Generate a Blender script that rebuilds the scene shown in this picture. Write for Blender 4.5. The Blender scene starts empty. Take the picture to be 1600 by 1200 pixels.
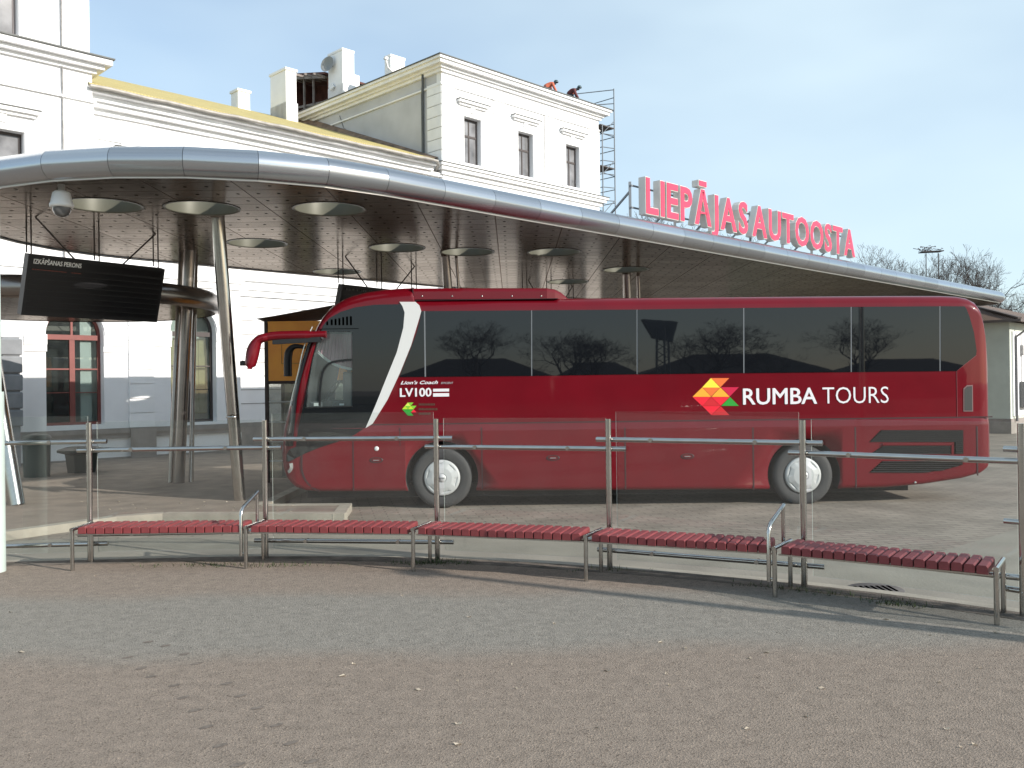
import bpy, bmesh, math, random
from mathutils import Vector, Matrix
R = math.radians
random.seed(7)
sc = bpy.context.scene
col = sc.collection

# ------------------------------------------------------------------ camera, world, sun
ROLL = 0.0125
CAMZ = 2.0
FPX = 1400.0
cd = bpy.data.cameras.new('camera')
cd.sensor_width = 36.0
cd.lens = 36.0 * FPX / 1600.0
cd.clip_end = 2000
cam = bpy.data.objects.new('camera', cd)
col.objects.link(cam)
cam.matrix_world = Matrix.Translation((0, 0, CAMZ)) @ Matrix.Rotation(R(90) + 2 / FPX, 4, 'X') @ Matrix.Rotation(-ROLL, 4, 'Z')
sc.camera = cam

SUN_EL, SUN_AZ = R(24.0), R(119.5)
sd = Vector((math.sin(SUN_AZ) * math.cos(SUN_EL), math.cos(SUN_AZ) * math.cos(SUN_EL), math.sin(SUN_EL)))
sl = bpy.data.lights.new('sun', 'SUN')
sl.energy = 4.6
sl.angle = R(0.5)
sl.color = (1.0, 0.935, 0.86)
so = bpy.data.objects.new('sun', sl)
col.objects.link(so)
so.rotation_euler = sd.to_track_quat('Z', 'Y').to_euler()
so.location = sd * 60

w = bpy.data.worlds.new('World')
sc.world = w
w.use_nodes = True
nt = w.node_tree
bg = nt.nodes['Background']
sky = nt.nodes.new('ShaderNodeTexSky')
sky.sky_type = 'NISHITA'
sky.sun_disc = False
sky.sun_elevation = SUN_EL
sky.sun_rotation = SUN_AZ
sky.air_density = 1.0
sky.dust_density = 0.5
sky.ozone_density = 2.0
# thin high cloud
tc = nt.nodes.new('ShaderNodeTexCoord')
mp = nt.nodes.new('ShaderNodeMapping')
mp.inputs['Scale'].default_value = (1.1, 1.1, 3.0)
mp.inputs['Rotation'].default_value = (0.3, 0.2, 0.5)
mp.inputs['Location'].default_value = (0.35, 0.1, 0.0)
nz = nt.nodes.new('ShaderNodeTexNoise')
nz.inputs['Scale'].default_value = 1.3
nz.inputs['Detail'].default_value = 4
nz.inputs['Roughness'].default_value = 0.5
rp = nt.nodes.new('ShaderNodeValToRGB')
rp.color_ramp.elements[0].position = 0.38
rp.color_ramp.elements[0].color = (0, 0, 0, 1)
rp.color_ramp.elements[1].position = 0.72
rp.color_ramp.elements[1].color = (1, 1, 1, 1)
mlt = nt.nodes.new('ShaderNodeMath')
mlt.operation = 'MULTIPLY_ADD'
mlt.inputs[1].default_value = 0.42
mlt.inputs[2].default_value = 0.36
mx = nt.nodes.new('ShaderNodeMixRGB')
mx.inputs[2].default_value = (4.6, 5.6, 6.1, 1)
nt.links.new(tc.outputs['Generated'], mp.inputs[0])
nt.links.new(mp.outputs[0], nz.inputs['Vector'])
nt.links.new(nz.outputs['Fac'], rp.inputs[0])
nt.links.new(rp.outputs[0], mlt.inputs[0])
nt.links.new(mlt.outputs[0], mx.inputs[0])
nt.links.new(sky.outputs[0], mx.inputs[1])
nt.links.new(mx.outputs[0], bg.inputs[0])
bg.inputs[1].default_value = 0.15
sc.view_settings.view_transform = 'Standard'
sc.view_settings.look = 'None'
sc.view_settings.exposure = 0.3
sc.view_settings.gamma = 1.0
sc.cycles.transparent_max_bounces = 16
sc.cycles.max_bounces = 8

# ------------------------------------------------------------------ helpers
def ray(px, py):
    u, v = px - 800.0, 600.0 - py
    return (u + ROLL * v) / FPX, (v - ROLL * u + 2.0) / FPX

def at(px, py, Y):
    """world point on the photograph's sight line at depth Y"""
    u, wv = ray(px, py)
    return Vector((u * Y, Y, CAMZ + wv * Y))

MATS = {}
def mat(name, c, rough=0.5, metal=0.0, var=0.0, scale=4.0, bump=0.0, bscale=40.0, coat=0.0, spec=0.5, c2=None, detail=4):
    if name in MATS:
        return MATS[name]
    m = bpy.data.materials.new(name)
    m.use_nodes = True
    t = m.node_tree
    b = t.nodes['Principled BSDF']
    b.inputs['Base Color'].default_value = (*c, 1)
    b.inputs['Roughness'].default_value = rough
    b.inputs['Metallic'].default_value = metal
    b.inputs['Specular IOR Level'].default_value = spec
    b.inputs['Coat Weight'].default_value = coat
    b.inputs['Coat Roughness'].default_value = 0.03
    tcn = t.nodes.new('ShaderNodeTexCoord')
    if var > 0 or c2:
        n = t.nodes.new('ShaderNodeTexNoise')
        n.inputs['Scale'].default_value = scale
        n.inputs['Detail'].default_value = detail
        t.links.new(tcn.outputs['Object'], n.inputs['Vector'])
        r = t.nodes.new('ShaderNodeValToRGB')
        ca = c2 if c2 else tuple(x * (1 - var) for x in c)
        cb = c if c2 else tuple(min(1, x * (1 + var)) for x in c)
        r.color_ramp.elements[0].position = 0.3
        r.color_ramp.elements[0].color = (*ca, 1)
        r.color_ramp.elements[1].position = 0.7
        r.color_ramp.elements[1].color = (*cb, 1)
        t.links.new(n.outputs['Fac'], r.inputs[0])
        t.links.new(r.outputs[0], b.inputs['Base Color'])
    if bump > 0:
        n2 = t.nodes.new('ShaderNodeTexNoise')
        n2.inputs['Scale'].default_value = bscale
        n2.inputs['Detail'].default_value = 5
        t.links.new(tcn.outputs['Object'], n2.inputs['Vector'])
        bp = t.nodes.new('ShaderNodeBump')
        bp.inputs['Strength'].default_value = bump
        bp.inputs['Distance'].default_value = 0.02
        t.links.new(n2.outputs['Fac'], bp.inputs['Height'])
        t.links.new(bp.outputs[0], b.inputs['Normal'])
    MATS[name] = m
    return m

class MB:
    """collects shapes, then links them as one mesh object"""
    def __init__(s):
        s.v, s.f, s.mi, s.sm = [], [], [], []
        s.m = 0
        s.smooth = False
    def add(s, vs, fs):
        o = len(s.v)
        s.v += [Vector(v) for v in vs]
        for f in fs:
            s.f.append(tuple(o + i for i in f)); s.mi.append(s.m); s.sm.append(s.smooth)
        return s
    def box(s, a, b, M=None):
        x0, y0, z0 = a; x1, y1, z1 = b
        vs = [Vector(p) for p in ((x0,y0,z0),(x1,y0,z0),(x1,y1,z0),(x0,y1,z0),(x0,y0,z1),(x1,y0,z1),(x1,y1,z1),(x0,y1,z1))]
        if M is not None: vs = [M @ v for v in vs]
        return s.add(vs, [(0,3,2,1),(4,5,6,7),(0,1,5,4),(1,2,6,5),(2,3,7,6),(3,0,4,7)])
    def bar(s, p0, p1, wx, wz, up=(0,0,1)):
        p0, p1 = Vector(p0), Vector(p1)
        d = (p1 - p0); L = d.length; d.normalize()
        up = Vector(up)
        if abs(d.dot(up)) > 0.98: up = Vector((1, 0, 0))
        sx = d.cross(up).normalized(); sz = sx.cross(d).normalized()
        M = Matrix((( d.x, sx.x, sz.x, p0.x),(d.y, sx.y, sz.y, p0.y),(d.z, sx.z, sz.z, p0.z),(0,0,0,1)))
        return s.box((0, -wx/2, -wz/2), (L, wx/2, wz/2), M)
    def tube(s, pts, r, n=12, cap=True, r1=None):
        pts = [Vector(p) for p in pts]
        k = len(pts)
        sm = s.smooth; s.smooth = True
        rings = []
        prev = None
        for i, p in enumerate(pts):
            if i == 0: d = pts[1] - p
            elif i == k - 1: d = p - pts[i-1]
            else: d = (pts[i+1] - p).normalized() + (p - pts[i-1]).normalized()
            d.normalize()
            if prev is None:
                a = Vector((0,0,1)) if abs(d.z) < 0.95 else Vector((1,0,0))
                x = d.cross(a).normalized()
            else:
                x = (prev - d * prev.dot(d)).normalized()
            prev = x
            y = d.cross(x)
            rr = r if r1 is None else r + (r1 - r) * i / (k - 1)
            if isinstance(r, (list, tuple)): rr = r[i]
            rings.append([p + (x * math.cos(2*math.pi*j/n) + y * math.sin(2*math.pi*j/n)) * rr for j in range(n)])
        vs = [v for ring in rings for v in ring]
        fs = []
        for i in range(k - 1):
            for j in range(n):
                a = i*n + j; b = i*n + (j+1) % n
                fs.append((a, b, b + n, a + n))
        s.add(vs, fs)
        if cap:
            s.smooth = False
            s.add(rings[0], [tuple(range(n-1, -1, -1))]); s.add(rings[-1], [tuple(range(n))])
        s.smooth = sm
        return s
    def lathe(s, prof, c, axis='z', n=32, M=None):
        """prof = [(r, h)], around the axis through c"""
        vs, fs = [], []
        for r, h in prof:
            for j in range(n):
                a = 2*math.pi*j/n
                if axis == 'z': p = (r*math.cos(a), r*math.sin(a), h)
                elif axis == 'y': p = (r*math.cos(a), h, r*math.sin(a))
                else: p = (h, r*math.cos(a), r*math.sin(a))
                p = Vector(p)
                if M is not None: p = M @ p
                vs.append(p + Vector(c))
        for i in range(len(prof) - 1):
            for j in range(n):
                a = i*n + j; b = i*n + (j+1) % n
                fs.append((a, b, b + n, a + n))
        sm = s.smooth; s.smooth = True
        s.add(vs, fs); s.smooth = sm
        return s
    def plate(s, outer, holes, mapf, t0, t1):
        """flat plate with holes; mapf(a, b, t) -> 3D; between t0 and t1"""
        bm = bmesh.new()
        loops = []
        for lp in [outer] + list(holes):
            vs = [bm.verts.new((p[0], p[1], 0)) for p in lp]
            for i in range(len(vs)): bm.edges.new((vs[i], vs[(i+1) % len(vs)]))
            loops.append(lp)
        bm.verts.index_update()
        bmesh.ops.triangle_fill(bm, use_beauty=True, use_dissolve=False, edges=bm.edges[:])
        bm.verts.ensure_lookup_table()
        co = [(v.co.x, v.co.y) for v in bm.verts]
        tri = [tuple(v.index for v in f.verts) for f in bm.faces]
        bm.free()
        s.add([mapf(a, b, t0) for a, b in co], tri)
        if t1 is not None:
            s.add([mapf(a, b, t1) for a, b in co], [tuple(reversed(f)) for f in tri])
            for lp in loops:
                k = len(lp)
                vs = [mapf(a, b, t0) for a, b in lp] + [mapf(a, b, t1) for a, b in lp]
                s.add(vs, [(i, (i+1) % k, k + (i+1) % k, k + i) for i in range(k)])
        return s
    def build(s, name, mats, parent=None, fix=True, bevel=0.0):
        me = bpy.data.meshes.new(name)
        inv = None
        if parent is not None and parent.get('_w'):
            inv = Matrix.Translation(parent.location) @ Matrix.Rotation(parent.rotation_euler.z, 4, 'Z')
            inv = inv.inverted()
        vs = [inv @ v for v in s.v] if inv else s.v
        me.from_pydata([tuple(v) for v in vs], [], s.f)
        me.polygons.foreach_set('material_index', s.mi)
        me.polygons.foreach_set('use_smooth', s.sm)
        if fix:
            bm = bmesh.new(); bm.from_mesh(me)
            bmesh.ops.recalc_face_normals(bm, faces=bm.faces[:])
            bm.to_mesh(me); bm.free()
        me.update()
        o = bpy.data.objects.new(name, me)
        col.objects.link(o)
        for m in (mats if isinstance(mats, (list, tuple)) else [mats]): me.materials.append(m)
        if parent is not None: o.parent = parent
        if bevel > 0:
            md = o.modifiers.new('bevel', 'BEVEL'); md.width = bevel; md.segments = 2; md.limit_method = 'ANGLE'; md.angle_limit = R(40)
        return o

def _each(self, name, mats, parent=None, **kw):
    par = list(range(len(self.v)))
    def find(i):
        while par[i] != i: par[i] = par[par[i]]; i = par[i]
        return i
    for f in self.f:
        for q in f[1:]: par[find(q)] = find(f[0])
    # tube caps are loose rings: join what touches
    keyd = {}
    for i, v in enumerate(self.v):
        k = (round(v.x, 5), round(v.y, 5), round(v.z, 5))
        if k in keyd: par[find(i)] = find(keyd[k])
        else: keyd[k] = i
    groups = {}
    for fi, f in enumerate(self.f): groups.setdefault(find(f[0]), []).append(fi)
    out = []
    for g_ in groups.values():
        m = MB(); mp_ = {}
        for fi in g_:
            t_ = []
            for q in self.f[fi]:
                if q not in mp_: mp_[q] = len(m.v); m.v.append(self.v[q])
                t_.append(mp_[q])
            m.f.append(tuple(t_)); m.mi.append(self.mi[fi]); m.sm.append(self.sm[fi])
        out.append(m.build(name, mats, parent, **kw))
    return out
MB.each = _each

def thing(name, label, cat, loc=(0,0,0), rz=0.0, group=None, world=True):
    o = bpy.data.objects.new(name, None)
    o.empty_display_size = 0.2
    col.objects.link(o)
    o.location = loc; o.rotation_euler = (0, 0, rz)
    o['label'] = label; o['category'] = cat
    if group: o['group'] = group
    if world: o['_w'] = 1
    return o
def tag(o, label, cat, group=None, kind=None):
    o['label'] = label; o['category'] = cat
    if group: o['group'] = group
    if kind: o['kind'] = kind
    return o
def struct(o, label=None):
    o['kind'] = 'structure'
    if label: o['label'] = label
    return o

def text_geo(txt, offset=0.0, extrude=0.0, shear=0.0, res=3):
    c = bpy.data.curves.new('txt', 'FONT')
    c.body = txt; c.size = 1.0; c.offset = offset; c.extrude = extrude; c.shear = shear; c.resolution_u = res
    o = bpy.data.objects.new('txt', c)
    col.objects.link(o)
    dg = bpy.context.evaluated_depsgraph_get()
    me = bpy.data.meshes.new_from_object(o.evaluated_get(dg))
    vs = [v.co.copy() for v in me.vertices]; fs = [tuple(p.vertices) for p in me.polygons]
    bpy.data.objects.remove(o); bpy.data.curves.remove(c); bpy.data.meshes.remove(me)
    return vs, fs
def put_text(mb, txt, org, ex, ey, ez, width=None, height=None, offset=0.0, extrude=0.02, shear=0.0, bold=0.0):
    """text into mb: org lower left, ex/ey unit axes of the writing, ez towards the reader; height = cap height"""
    vs, fs = text_geo(txt, offset, extrude, shear)
    capH = 0.7
    hv, _ = text_geo('H', offset)
    capH = max(v.y for v in hv) - min(v.y for v in hv)
    y0 = min(v.y for v in hv)
    x0 = min(v.x for v in vs); x1 = max(v.x for v in vs)
    sy = height / capH
    sx = (width / (x1 - x0)) if width else sy
    org, ex, ey, ez = Vector(org), Vector(ex), Vector(ey), Vector(ez)
    for k_, (bx_, by_) in enumerate(((0, 0), (1, 0), (-1, 0), (0.5, 0.7), (-0.5, -0.7)) if bold else ((0, 0),)):
        mb.add([org + ex * ((v.x - x0) * sx + bx_*bold) + ey * ((v.y - y0) * sy + by_*bold) + ez * (v.z + 0.0006*k_) for v in vs], fs)

def mesh_from_skin(points, edges, radii, root=0, sub=2):
    me = bpy.data.meshes.new('sk')
    me.from_pydata(points, edges, [])
    o = bpy.data.objects.new('sk', me); col.objects.link(o)
    md = o.modifiers.new('s', 'SKIN')
    sk = me.skin_vertices[0].data
    for i, r in enumerate(radii): sk[i].radius = (r, r)
    for i in range(len(points)): sk[i].use_root = (i == root)
    sm = o.modifiers.new('d', 'SUBSURF'); sm.levels = sub; sm.render_levels = sub
    dg = bpy.context.evaluated_depsgraph_get()
    m2 = bpy.data.meshes.new_from_object(o.evaluated_get(dg))
    bpy.data.objects.remove(o)
    vs = [v.co.copy() for v in m2.vertices]; fs = [tuple(p.vertices) for p in m2.polygons]
    return vs, fs

# ------------------------------------------------------------------ materials
def asphalt_mat():
    m = bpy.data.materials.new('foot_asphalt'); m.use_nodes = True
    t = m.node_tree; N = t.nodes; L = t.links
    b = N['Principled BSDF']; b.inputs['Roughness'].default_value = 0.85; b.inputs['Specular IOR Level'].default_value = 0.3
    tcn = N.new('ShaderNodeTexCoord')
    fine = N.new('ShaderNodeTexNoise'); fine.inputs['Scale'].default_value = 150; fine.inputs['Detail'].default_value = 3; fine.inputs['Roughness'].default_value = 0.8
    med = N.new('ShaderNodeTexNoise'); med.inputs['Scale'].default_value = 9; med.inputs['Detail'].default_value = 5
    big = N.new('ShaderNodeTexNoise'); big.inputs['Scale'].default_value = 0.55; big.inputs['Detail'].default_value = 4
    vor = N.new('ShaderNodeTexVoronoi'); vor.inputs['Scale'].default_value = 95
    for n in (fine, med, big, vor): L.new(tcn.outputs['Object'], n.inputs['Vector'])
    # greyer band across the walkway against the reddish chippings
    sep = N.new('ShaderNodeSeparateXYZ'); L.new(tcn.outputs['Object'], sep.inputs[0])
    ad = N.new('ShaderNodeMath'); ad.operation = 'MULTIPLY_ADD'; ad.inputs[1].default_value = 0.9; L.new(big.outputs['Fac'], ad.inputs[0]); L.new(sep.outputs['Y'], ad.inputs[2])
    sub = N.new('ShaderNodeMath'); sub.operation = 'SUBTRACT'; sub.inputs[1].default_value = 8.15; L.new(ad.outputs[0], sub.inputs[0])
    ab = N.new('ShaderNodeMath'); ab.operation = 'ABSOLUTE'; L.new(sub.outputs[0], ab.inputs[0])
    band = N.new('ShaderNodeMapRange'); band.interpolation_type = 'SMOOTHSTEP'
    band.inputs['From Min'].default_value = 1.25; band.inputs['From Max'].default_value = 0.6
    L.new(ab.outputs[0], band.inputs['Value'])
    mixc = N.new('ShaderNodeMixRGB'); mixc.inputs[1].default_value = (0.246, 0.200, 0.160, 1); mixc.inputs[2].default_value = (0.238, 0.218, 0.186, 1)
    L.new(band.outputs[0], mixc.inputs[0])
    r1 = N.new('ShaderNodeMapRange'); r1.inputs['From Min'].default_value = 0.3; r1.inputs['From Max'].default_value = 0.7; r1.inputs['To Min'].default_value = 0.74; r1.inputs['To Max'].default_value = 1.26
    L.new(fine.outputs['Fac'], r1.inputs['Value'])
    r2 = N.new('ShaderNodeMapRange'); r2.inputs['From Min'].default_value = 0.3; r2.inputs['From Max'].default_value = 0.7; r2.inputs['To Min'].default_value = 0.88; r2.inputs['To Max'].default_value = 1.12
    L.new(med.outputs['Fac'], r2.inputs['Value'])
    mm = N.new('ShaderNodeMath'); mm.operation = 'MULTIPLY'; L.new(r1.outputs[0], mm.inputs[0]); L.new(r2.outputs[0], mm.inputs[1])
    hs = N.new('ShaderNodeVectorMath'); hs.operation = 'SCALE'; L.new(mixc.outputs[0], hs.inputs[0]); L.new(mm.outputs[0], hs.inputs['Scale'])
    # single chippings: light and dark grains
    vc = N.new('ShaderNodeSeparateColor'); L.new(vor.outputs['Color'], vc.inputs[0])
    gr = N.new('ShaderNodeValToRGB'); gr.color_ramp.interpolation = 'CONSTANT'
    gr.color_ramp.elements[0].color = (0.62, 0.60, 0.58, 1); gr.color_ramp.elements[1].position = 0.07; gr.color_ramp.elements[1].color = (0.93, 0.93, 0.93, 1)
    e3 = gr.color_ramp.elements.new(0.5); e3.color = (1.06, 1.06, 1.06, 1); e4 = gr.color_ramp.elements.new(0.95); e4.color = (1.3, 1.28, 1.24, 1)
    L.new(vc.outputs[0], gr.inputs[0])
    h2 = N.new('ShaderNodeVectorMath'); h2.operation = 'MULTIPLY'; L.new(hs.outputs[0], h2.inputs[0]); L.new(gr.outputs[0], h2.inputs[1])
    L.new(h2.outputs[0], b.inputs['Base Color'])
    am = N.new('ShaderNodeMath'); am.operation = 'ADD'; L.new(fine.outputs['Fac'], am.inputs[0]); L.new(vor.outputs['Distance'], am.inputs[1])
    bp = N.new('ShaderNodeBump'); bp.inputs['Strength'].default_value = 0.55; bp.inputs['Distance'].default_value = 0.012
    L.new(am.outputs[0], bp.inputs['Height']); L.new(bp.outputs[0], b.inputs['Normal'])
    return m
def paver_mat(name, c1, c2, mort, bw, bh, rot, bump=0.4, msize=0.008):
    m = bpy.data.materials.new(name); m.use_nodes = True
    t = m.node_tree; N = t.nodes; L = t.links
    b = N['Principled BSDF']; b.inputs['Roughness'].default_value = 0.8; b.inputs['Specular IOR Level'].default_value = 0.3
    tcn = N.new('ShaderNodeTexCoord'); mpn = N.new('ShaderNodeMapping'); mpn.inputs['Rotation'].default_value = (0, 0, rot)
    L.new(tcn.outputs['Object'], mpn.inputs[0])
    br = N.new('ShaderNodeTexBrick'); br.inputs['Scale'].default_value = 1.0
    br.inputs['Brick Width'].default_value = bw; br.inputs['Row Height'].default_value = bh; br.inputs['Mortar Size'].default_value = msize
    br.inputs['Color1'].default_value = (*c1, 1); br.inputs['Color2'].default_value = (*c2, 1); br.inputs['Mortar'].default_value = (*mort, 1)
    L.new(mpn.outputs[0], br.inputs['Vector'])
    n = N.new('ShaderNodeTexNoise'); n.inputs['Scale'].default_value = 0.9; n.inputs['Detail'].default_value = 6; L.new(tcn.outputs['Object'], n.inputs['Vector'])
    mr = N.new('ShaderNodeMapRange'); mr.inputs['From Min'].default_value = 0.3; mr.inputs['From Max'].default_value = 0.7; mr.inputs['To Min'].default_value = 0.75; mr.inputs['To Max'].default_value = 1.2
    L.new(n.outputs['Fac'], mr.inputs['Value'])
    hs = N.new('ShaderNodeVectorMath'); hs.operation = 'SCALE'; L.new(br.outputs['Color'], hs.inputs[0]); L.new(mr.outputs[0], hs.inputs['Scale'])
    L.new(hs.outputs[0], b.inputs['Base Color'])
    bp = N.new('ShaderNodeBump'); bp.inputs['Strength'].default_value = bump; bp.inputs['Distance'].default_value = 0.01; bp.invert = True
    L.new(br.outputs['Fac'], bp.inputs['Height']); L.new(bp.outputs[0], b.inputs['Normal'])
    return m
def glass_mat(name, tint, film=0.03, fcol=(0.6, 0.6, 0.58), ior=1.5, rough=0.0):
    m = bpy.data.materials.new(name); m.use_nodes = True
    t = m.node_tree; N = t.nodes; L = t.links
    N.remove(N['Principled BSDF'])
    out = N['Material Output']
    tr = N.new('ShaderNodeBsdfTransparent'); tr.inputs[0].default_value = (*tint, 1)
    df = N.new('ShaderNodeBsdfDiffuse'); df.inputs[0].default_value = (*fcol, 1)
    gl = N.new('ShaderNodeBsdfGlossy'); gl.inputs['Roughness'].default_value = rough; gl.inputs[0].default_value = (1, 1, 1, 1)
    fr = N.new('ShaderNodeFresnel'); fr.inputs[0].default_value = ior
    geo_ = N.new('ShaderNodeNewGeometry'); mio = N.new('ShaderNodeMapRange')      # same reflectance from both faces of a thin pane
    mio.inputs['To Min'].default_value = ior; mio.inputs['To Max'].default_value = 1.0 / ior
    L.new(geo_.outputs['Backfacing'], mio.inputs['Value']); L.new(mio.outputs[0], fr.inputs[0])
    m1 = N.new('ShaderNodeMixShader'); m1.inputs[0].default_value = film
    tcn = N.new('ShaderNodeTexCoord'); n = N.new('ShaderNodeTexNoise'); n.inputs['Scale'].default_value = 2.5; n.inputs['Detail'].default_value = 6
    L.new(tcn.outputs['Object'], n.inputs['Vector'])
    mr = N.new('ShaderNodeMapRange'); mr.inputs['From Min'].default_value = 0.3; mr.inputs['From Max'].default_value = 0.75; mr.inputs['To Min'].default_value = film * 0.5; mr.inputs['To Max'].default_value = film * 1.5
    L.new(n.outputs['Fac'], mr.inputs['Value']); L.new(mr.outputs[0], m1.inputs[0])
    m2 = N.new('ShaderNodeMixShader')
    L.new(tr.outputs[0], m1.inputs[1]); L.new(df.outputs[0], m1.inputs[2])
    L.new(fr.outputs[0], m2.inputs[0]); L.new(m1.outputs[0], m2.inputs[1]); L.new(gl.outputs[0], m2.inputs[2])
    L.new(m2.outputs[0], out.inputs[0])
    return m
def soffit_mat():
    m = bpy.data.materials.new('soffit_panels'); m.use_nodes = True
    t = m.node_tree; N = t.nodes; L = t.links
    N.remove(N['Principled BSDF']); out = N['Material Output']
    tcn = N.new('ShaderNodeTexCoord')
    br = N.new('ShaderNodeTexBrick'); br.offset = 0.0; br.inputs['Scale'].default_value = 1.0
    br.inputs['Brick Width'].default_value = 1.2; br.inputs['Row Height'].default_value = 0.5; br.inputs['Mortar Size'].default_value = 0.011; br.inputs['Mortar Smooth'].default_value = 0.0
    br.inputs['Color1'].default_value = (0.29, 0.262, 0.235, 1); br.inputs['Color2'].default_value = (0.235, 0.212, 0.19, 1); br.inputs['Mortar'].default_value = (0.10, 0.08, 0.07, 1)
    L.new(tcn.outputs['Object'], br.inputs['Vector'])
    mp2 = N.new('ShaderNodeMapping'); mp2.inputs['Scale'].default_value = (1/0.3, 1/0.5, 1); L.new(tcn.outputs['Object'], mp2.inputs[0])
    fx = N.new('ShaderNodeVectorMath'); fx.operation = 'FRACTION'; L.new(mp2.outputs[0], fx.inputs[0])
    sb = N.new('ShaderNodeVectorMath'); sb.operation = 'SUBTRACT'; sb.inputs[1].default_value = (0.5, 0.5, 0); L.new(fx.outputs[0], sb.inputs[0])
    ml = N.new('ShaderNodeVectorMath'); ml.operation = 'MULTIPLY'; ml.inputs[1].default_value = (0.3/0.027, 0.5/0.038, 0); L.new(sb.outputs[0], ml.inputs[0])
    ln = N.new('ShaderNodeVectorMath'); ln.operation = 'LENGTH'; L.new(ml.outputs[0], ln.inputs[0])
    lt = N.new('ShaderNodeMath'); lt.operation = 'LESS_THAN'; lt.inputs[1].default_value = 1.0; L.new(ln.outputs['Value'], lt.inputs[0])
    n = N.new('ShaderNodeTexNoise'); n.inputs['Scale'].default_value = 1.3; n.inputs['Detail'].default_value = 2; L.new(tcn.outputs['Object'], n.inputs['Vector'])
    bp = N.new('ShaderNodeBump'); bp.inputs['Strength'].default_value = 0.10; bp.inputs['Distance'].default_value = 0.03
    L.new(n.outputs['Fac'], bp.inputs['Height'])
    gl = N.new('ShaderNodeBsdfGlossy'); gl.inputs['Roughness'].default_value = 0.17; L.new(br.outputs['Color'], gl.inputs[0]); L.new(bp.outputs[0], gl.inputs['Normal'])
    df = N.new('ShaderNodeBsdfDiffuse'); df.inputs[0].default_value = (0.06, 0.054, 0.047, 1)
    ad = N.new('ShaderNodeAddShader'); L.new(gl.outputs[0], ad.inputs[0]); L.new(df.outputs[0], ad.inputs[1])
    dk = N.new('ShaderNodeBsdfDiffuse'); dk.inputs[0].default_value = (0.035, 0.03, 0.026, 1)
    mx_ = N.new('ShaderNodeMixShader'); L.new(lt.outputs[0], mx_.inputs[0]); L.new(ad.outputs[0], mx_.inputs[1]); L.new(dk.outputs[0], mx_.inputs[2])
    L.new(mx_.outputs[0], out.inputs[0])
    return m
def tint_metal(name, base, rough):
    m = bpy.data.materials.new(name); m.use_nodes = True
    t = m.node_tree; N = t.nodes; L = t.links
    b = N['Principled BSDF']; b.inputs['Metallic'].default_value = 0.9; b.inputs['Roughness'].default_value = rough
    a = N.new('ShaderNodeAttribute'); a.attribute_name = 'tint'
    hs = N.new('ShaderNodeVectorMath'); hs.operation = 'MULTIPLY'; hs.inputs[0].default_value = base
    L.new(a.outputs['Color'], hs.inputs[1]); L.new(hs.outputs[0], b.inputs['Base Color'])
    return m
def stripe_mat(name, c1, c2, scale, rot, axis=0, rough=0.6, bump=0.5, metal=0.0):
    m = bpy.data.materials.new(name); m.use_nodes = True
    t = m.node_tree; N = t.nodes; L = t.links
    b = N['Principled BSDF']; b.inputs['Roughness'].default_value = rough; b.inputs['Metallic'].default_value = metal
    tcn = N.new('ShaderNodeTexCoord'); mpn = N.new('ShaderNodeMapping'); mpn.inputs['Rotation'].default_value = (0, 0, rot); L.new(tcn.outputs['Object'], mpn.inputs[0])
    wv = N.new('ShaderNodeTexWave'); wv.bands_direction = 'X'; wv.inputs['Scale'].default_value = scale; wv.inputs['Distortion'].default_value = 0.0; L.new(mpn.outputs[0], wv.inputs['Vector'])
    r = N.new('ShaderNodeValToRGB'); r.color_ramp.elements[0].color = (*c1, 1); r.color_ramp.elements[1].color = (*c2, 1)
    r.color_ramp.elements[0].position = 0.1; r.color_ramp.elements[1].position = 0.5
    L.new(wv.outputs['Fac'], r.inputs[0])
    n = N.new('ShaderNodeTexNoise'); n.inputs['Scale'].default_value = 1.2; n.inputs['Detail'].default_value = 5; L.new(tcn.outputs['Object'], n.inputs['Vector'])
    mr = N.new('ShaderNodeMapRange'); mr.inputs['To Min'].default_value = 0.7; mr.inputs['To Max'].default_value = 1.25; L.new(n.outputs['Fac'], mr.inputs['Value'])
    hs = N.new('ShaderNodeVectorMath'); hs.operation = 'SCALE'; L.new(r.outputs[0], hs.inputs[0]); L.new(mr.outputs[0], hs.inputs['Scale']); L.new(hs.outputs[0], b.inputs['Base Color'])
    bp = N.new('ShaderNodeBump'); bp.inputs['Strength'].default_value = bump; bp.inputs['Distance'].default_value = 0.03; L.new(wv.outputs['Fac'], bp.inputs['Height']); L.new(bp.outputs[0], b.inputs['Normal'])
    return m

M_asph = asphalt_mat()
M_road = paver_mat('road_pavers', (0.285, 0.25, 0.208), (0.24, 0.21, 0.175), (0.165, 0.143, 0.12), 0.4, 0.14, R(-12), 0.5, 0.012)
M_conc = mat('concrete_apron', (0.245, 0.225, 0.185), 0.85, var=0.14, scale=1.3, bump=0.25, bscale=30, detail=7)
M_kerb = mat('kerb_concrete', (0.31, 0.285, 0.235), 0.85, var=0.15, scale=3, bump=0.3, bscale=40)
M_isl = mat('island_asphalt', (0.20, 0.162, 0.130), 0.9, var=0.22, scale=2.2, bump=0.4, bscale=60, detail=8)
M_dirt = mat('gutter_dirt', (0.20, 0.165, 0.135), 0.95, scale=4.5, bump=0.8, bscale=60, c2=(0.06, 0.052, 0.04), detail=8)
M_steel = mat('brushed_steel', (0.50, 0.485, 0.46), 0.17, 1.0, var=0.08, scale=6)
M_steel_d = mat('dark_steel', (0.30, 0.27, 0.25), 0.25, 0.9, var=0.1, scale=3)
M_slat = mat('red_bench_plastic', (0.20, 0.036, 0.038), 0.55, var=0.14, scale=9, bump=0.12, bscale=60)
M_dark = mat('black_plastic', (0.012, 0.012, 0.013), 0.45)
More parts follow.
